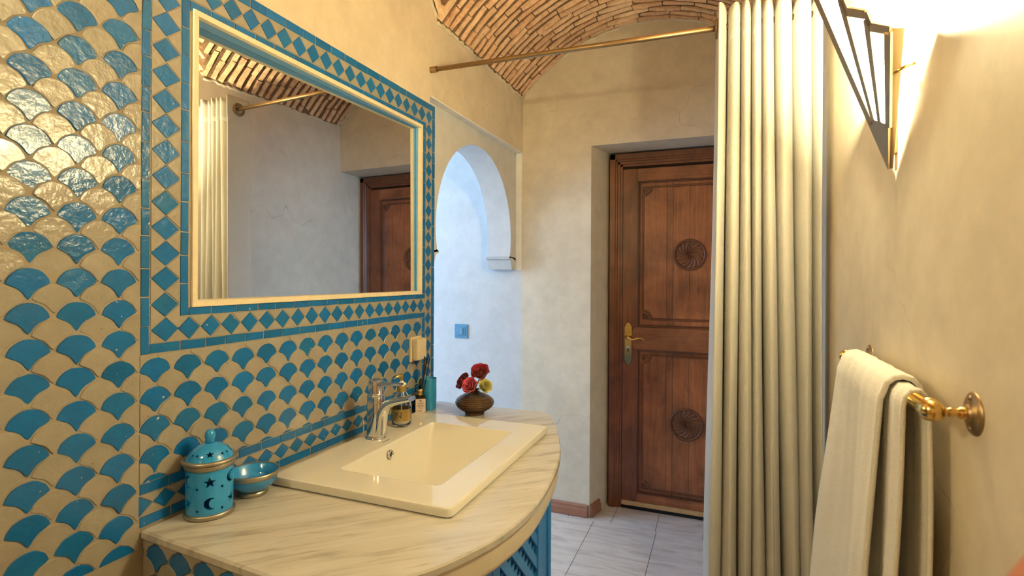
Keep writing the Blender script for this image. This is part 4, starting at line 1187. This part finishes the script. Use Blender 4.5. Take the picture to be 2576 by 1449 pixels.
# ---- sconce
def sconce(label, flip, yo, power):
    T = Vector((.2975, 1.21, 1.573)); e1 = Vector((-.34065, 0, .94019))
    def tr(p): return (XL + XR - p[0] if flip else p[0], p[1] + yo, p[2])
    sc = thing('wall_sconce', label, 'wall lamp', tr((XR, 1.21, 1.573)), None)
    def put(name, mb, mat, smooth=False, bev=0.0):
        mb.v = [tr(v) for v in mb.v]; return obj(name, mb, mat, sc, smooth, bev)
    for s in (1, -1):
        e2 = Vector((.29408, -.94982*s, .10655)); nn = e1.cross(e2).normalized()
        if nn.x > 0: nn = -nn                                  # outward, into the room
        def P(a, b, h=0): return tuple(T + e1*a + e2*b + nn*h)
        def face(poly, h0, h1, name, mat):
            if area(poly) < 0: poly = poly[::-1]
            return put(name, MB().prism(poly, lambda a, b, h: P(a, b, h), h0, h1), mat)
        tops = [(.392, .0), (.352, .066), (.300, .066), (.268, .104), (.247, .1035), (.215, .1385)]
        # bars radiating from the tip
        def bar(p, q, w0, w1, name='rib'):
            d = Vector((q[0]-p[0], q[1]-p[1])).normalized(); n_ = Vector((-d.y, d.x))
            face([(p[0]+n_.x*w0, p[1]+n_.y*w0), (p[0]-n_.x*w0, p[1]-n_.y*w0), (q[0]-n_.x*w1, q[1]-n_.y*w1), (q[0]+n_.x*w1, q[1]+n_.y*w1)], -.002, .004, name, 'lamp_metal')
        face([(.0, .0), (.105, .0), (.100, .013), (.092, .024), (.080, .039), (.072, .0465)], -.002, .004, 'tip_plate', 'lamp_metal')
        bar((.09, .0055), (.388, .0065), .006, .007); bar((.095, .0145), (.330, .064), .0042, .0072); bar((.088, .0285), (.258, .1010), .0042, .0072); bar((.070, .042), (.212, .1325), .0055, .0080)
        bar((.388, .0), (.352, .062), .0060, .0060, 'top_rail'); bar((.352, .0665), (.296, .0665), .0055, .0055, 'top_rail'); bar((.298, .064), (.266, .102), .0075, .0075, 'top_rail'); bar((.268, .1045), (.243, .1040), .0055, .0055, 'top_rail'); bar((.243, .1), (.211, .138), .0075, .0075, 'top_rail')
        for pl_ in ([(.1, .006), (.384, .008), (.346, .060), (.098, .013)], [(.094, .018), (.298, .069), (.264, .100), (.090, .026)], [(.084, .032), (.244, .105), (.212, .134), (.076, .041)]):
            face(pl_, -.0015, .0005, 'glass_panel', 'lit' if power == 1.0 else 'lit_dim')
        # return edge towards the wall
        w0, w1 = P(.0, .0), P(.213, .1405)
        put('side_return', MB().loft([[(w0[0], w0[1], w0[2]), (w0[0] + .004, w0[1] - .001*s, w0[2]), (w0[0] + .004, w0[1] - .003*s, w0[2] + .002), (w0[0], w0[1] - .002*s, w0[2] + .002)],
            [w1, (w1[0] + .018, w1[1] + .001*s, w1[2] - .002), (w1[0] + .018, w1[1] - .001*s, w1[2] - .002), (w1[0], w1[1] - .002*s, w1[2])]], True, True), 'lamp_metal')
        w2 = P(.150, .096)
        put('wall_bracket', MB().tube([w2, (XR, w2[1] - .012*s, w2[2] + .012)], .004, 8), 'brass', True)
    put('back_spine', MB().box(XR - .012, XR, 1.200, 1.220, 1.60, 1.80), 'lamp_metal', False, .002)
    put('bulb_holder', MB().tube([(.262, 1.21, 1.735), (.255, 1.21, 1.765)], .013, 16), 'soap', True)
    put('holder_arm', MB().tube([(XR - .010, 1.21, 1.72), (.262, 1.21, 1.738)], .006, 8), 'lamp_metal', True)
    bl_ = bpy.data.lights.new('bulb', 'POINT'); bl_.energy = BULB; bl_.color = (1.0, .87, .50); bl_.shadow_soft_size = .025; bl_.energy = BULB*power
    bo_ = bpy.data.objects.new('bulb', bl_); COL.objects.link(bo_); bo_.location = Vector(tr((.224, 1.21, 1.845))) - base_of(sc); bo_.parent = sc
sconce('bronze fan shaped wall sconce with lit frosted glass panels beside the curtain', False, 0, 1.0)
sconce('added bronze fan sconce out of view, brightening the right wall and towel', True, -1.22, .55)  # unseen second sconce, added to lift the lower right wall and towel

# ---- rounded reddish form close by the right wall
rp_ = obj('rounded_post', MB().lathe([(0, 1.292), (.025, 1.288), (.050, 1.270), (.070, 1.245), (.084, 1.216), (.094, 1.16), (.096, 1.0), (.096, .05), (.10, .02), (.10, 0), (0, 0)], (.205, .295, 0), 48), 'reddish', None, True)
tag(rp_, 'rounded reddish-brown form standing close against the plaster wall', 'post')
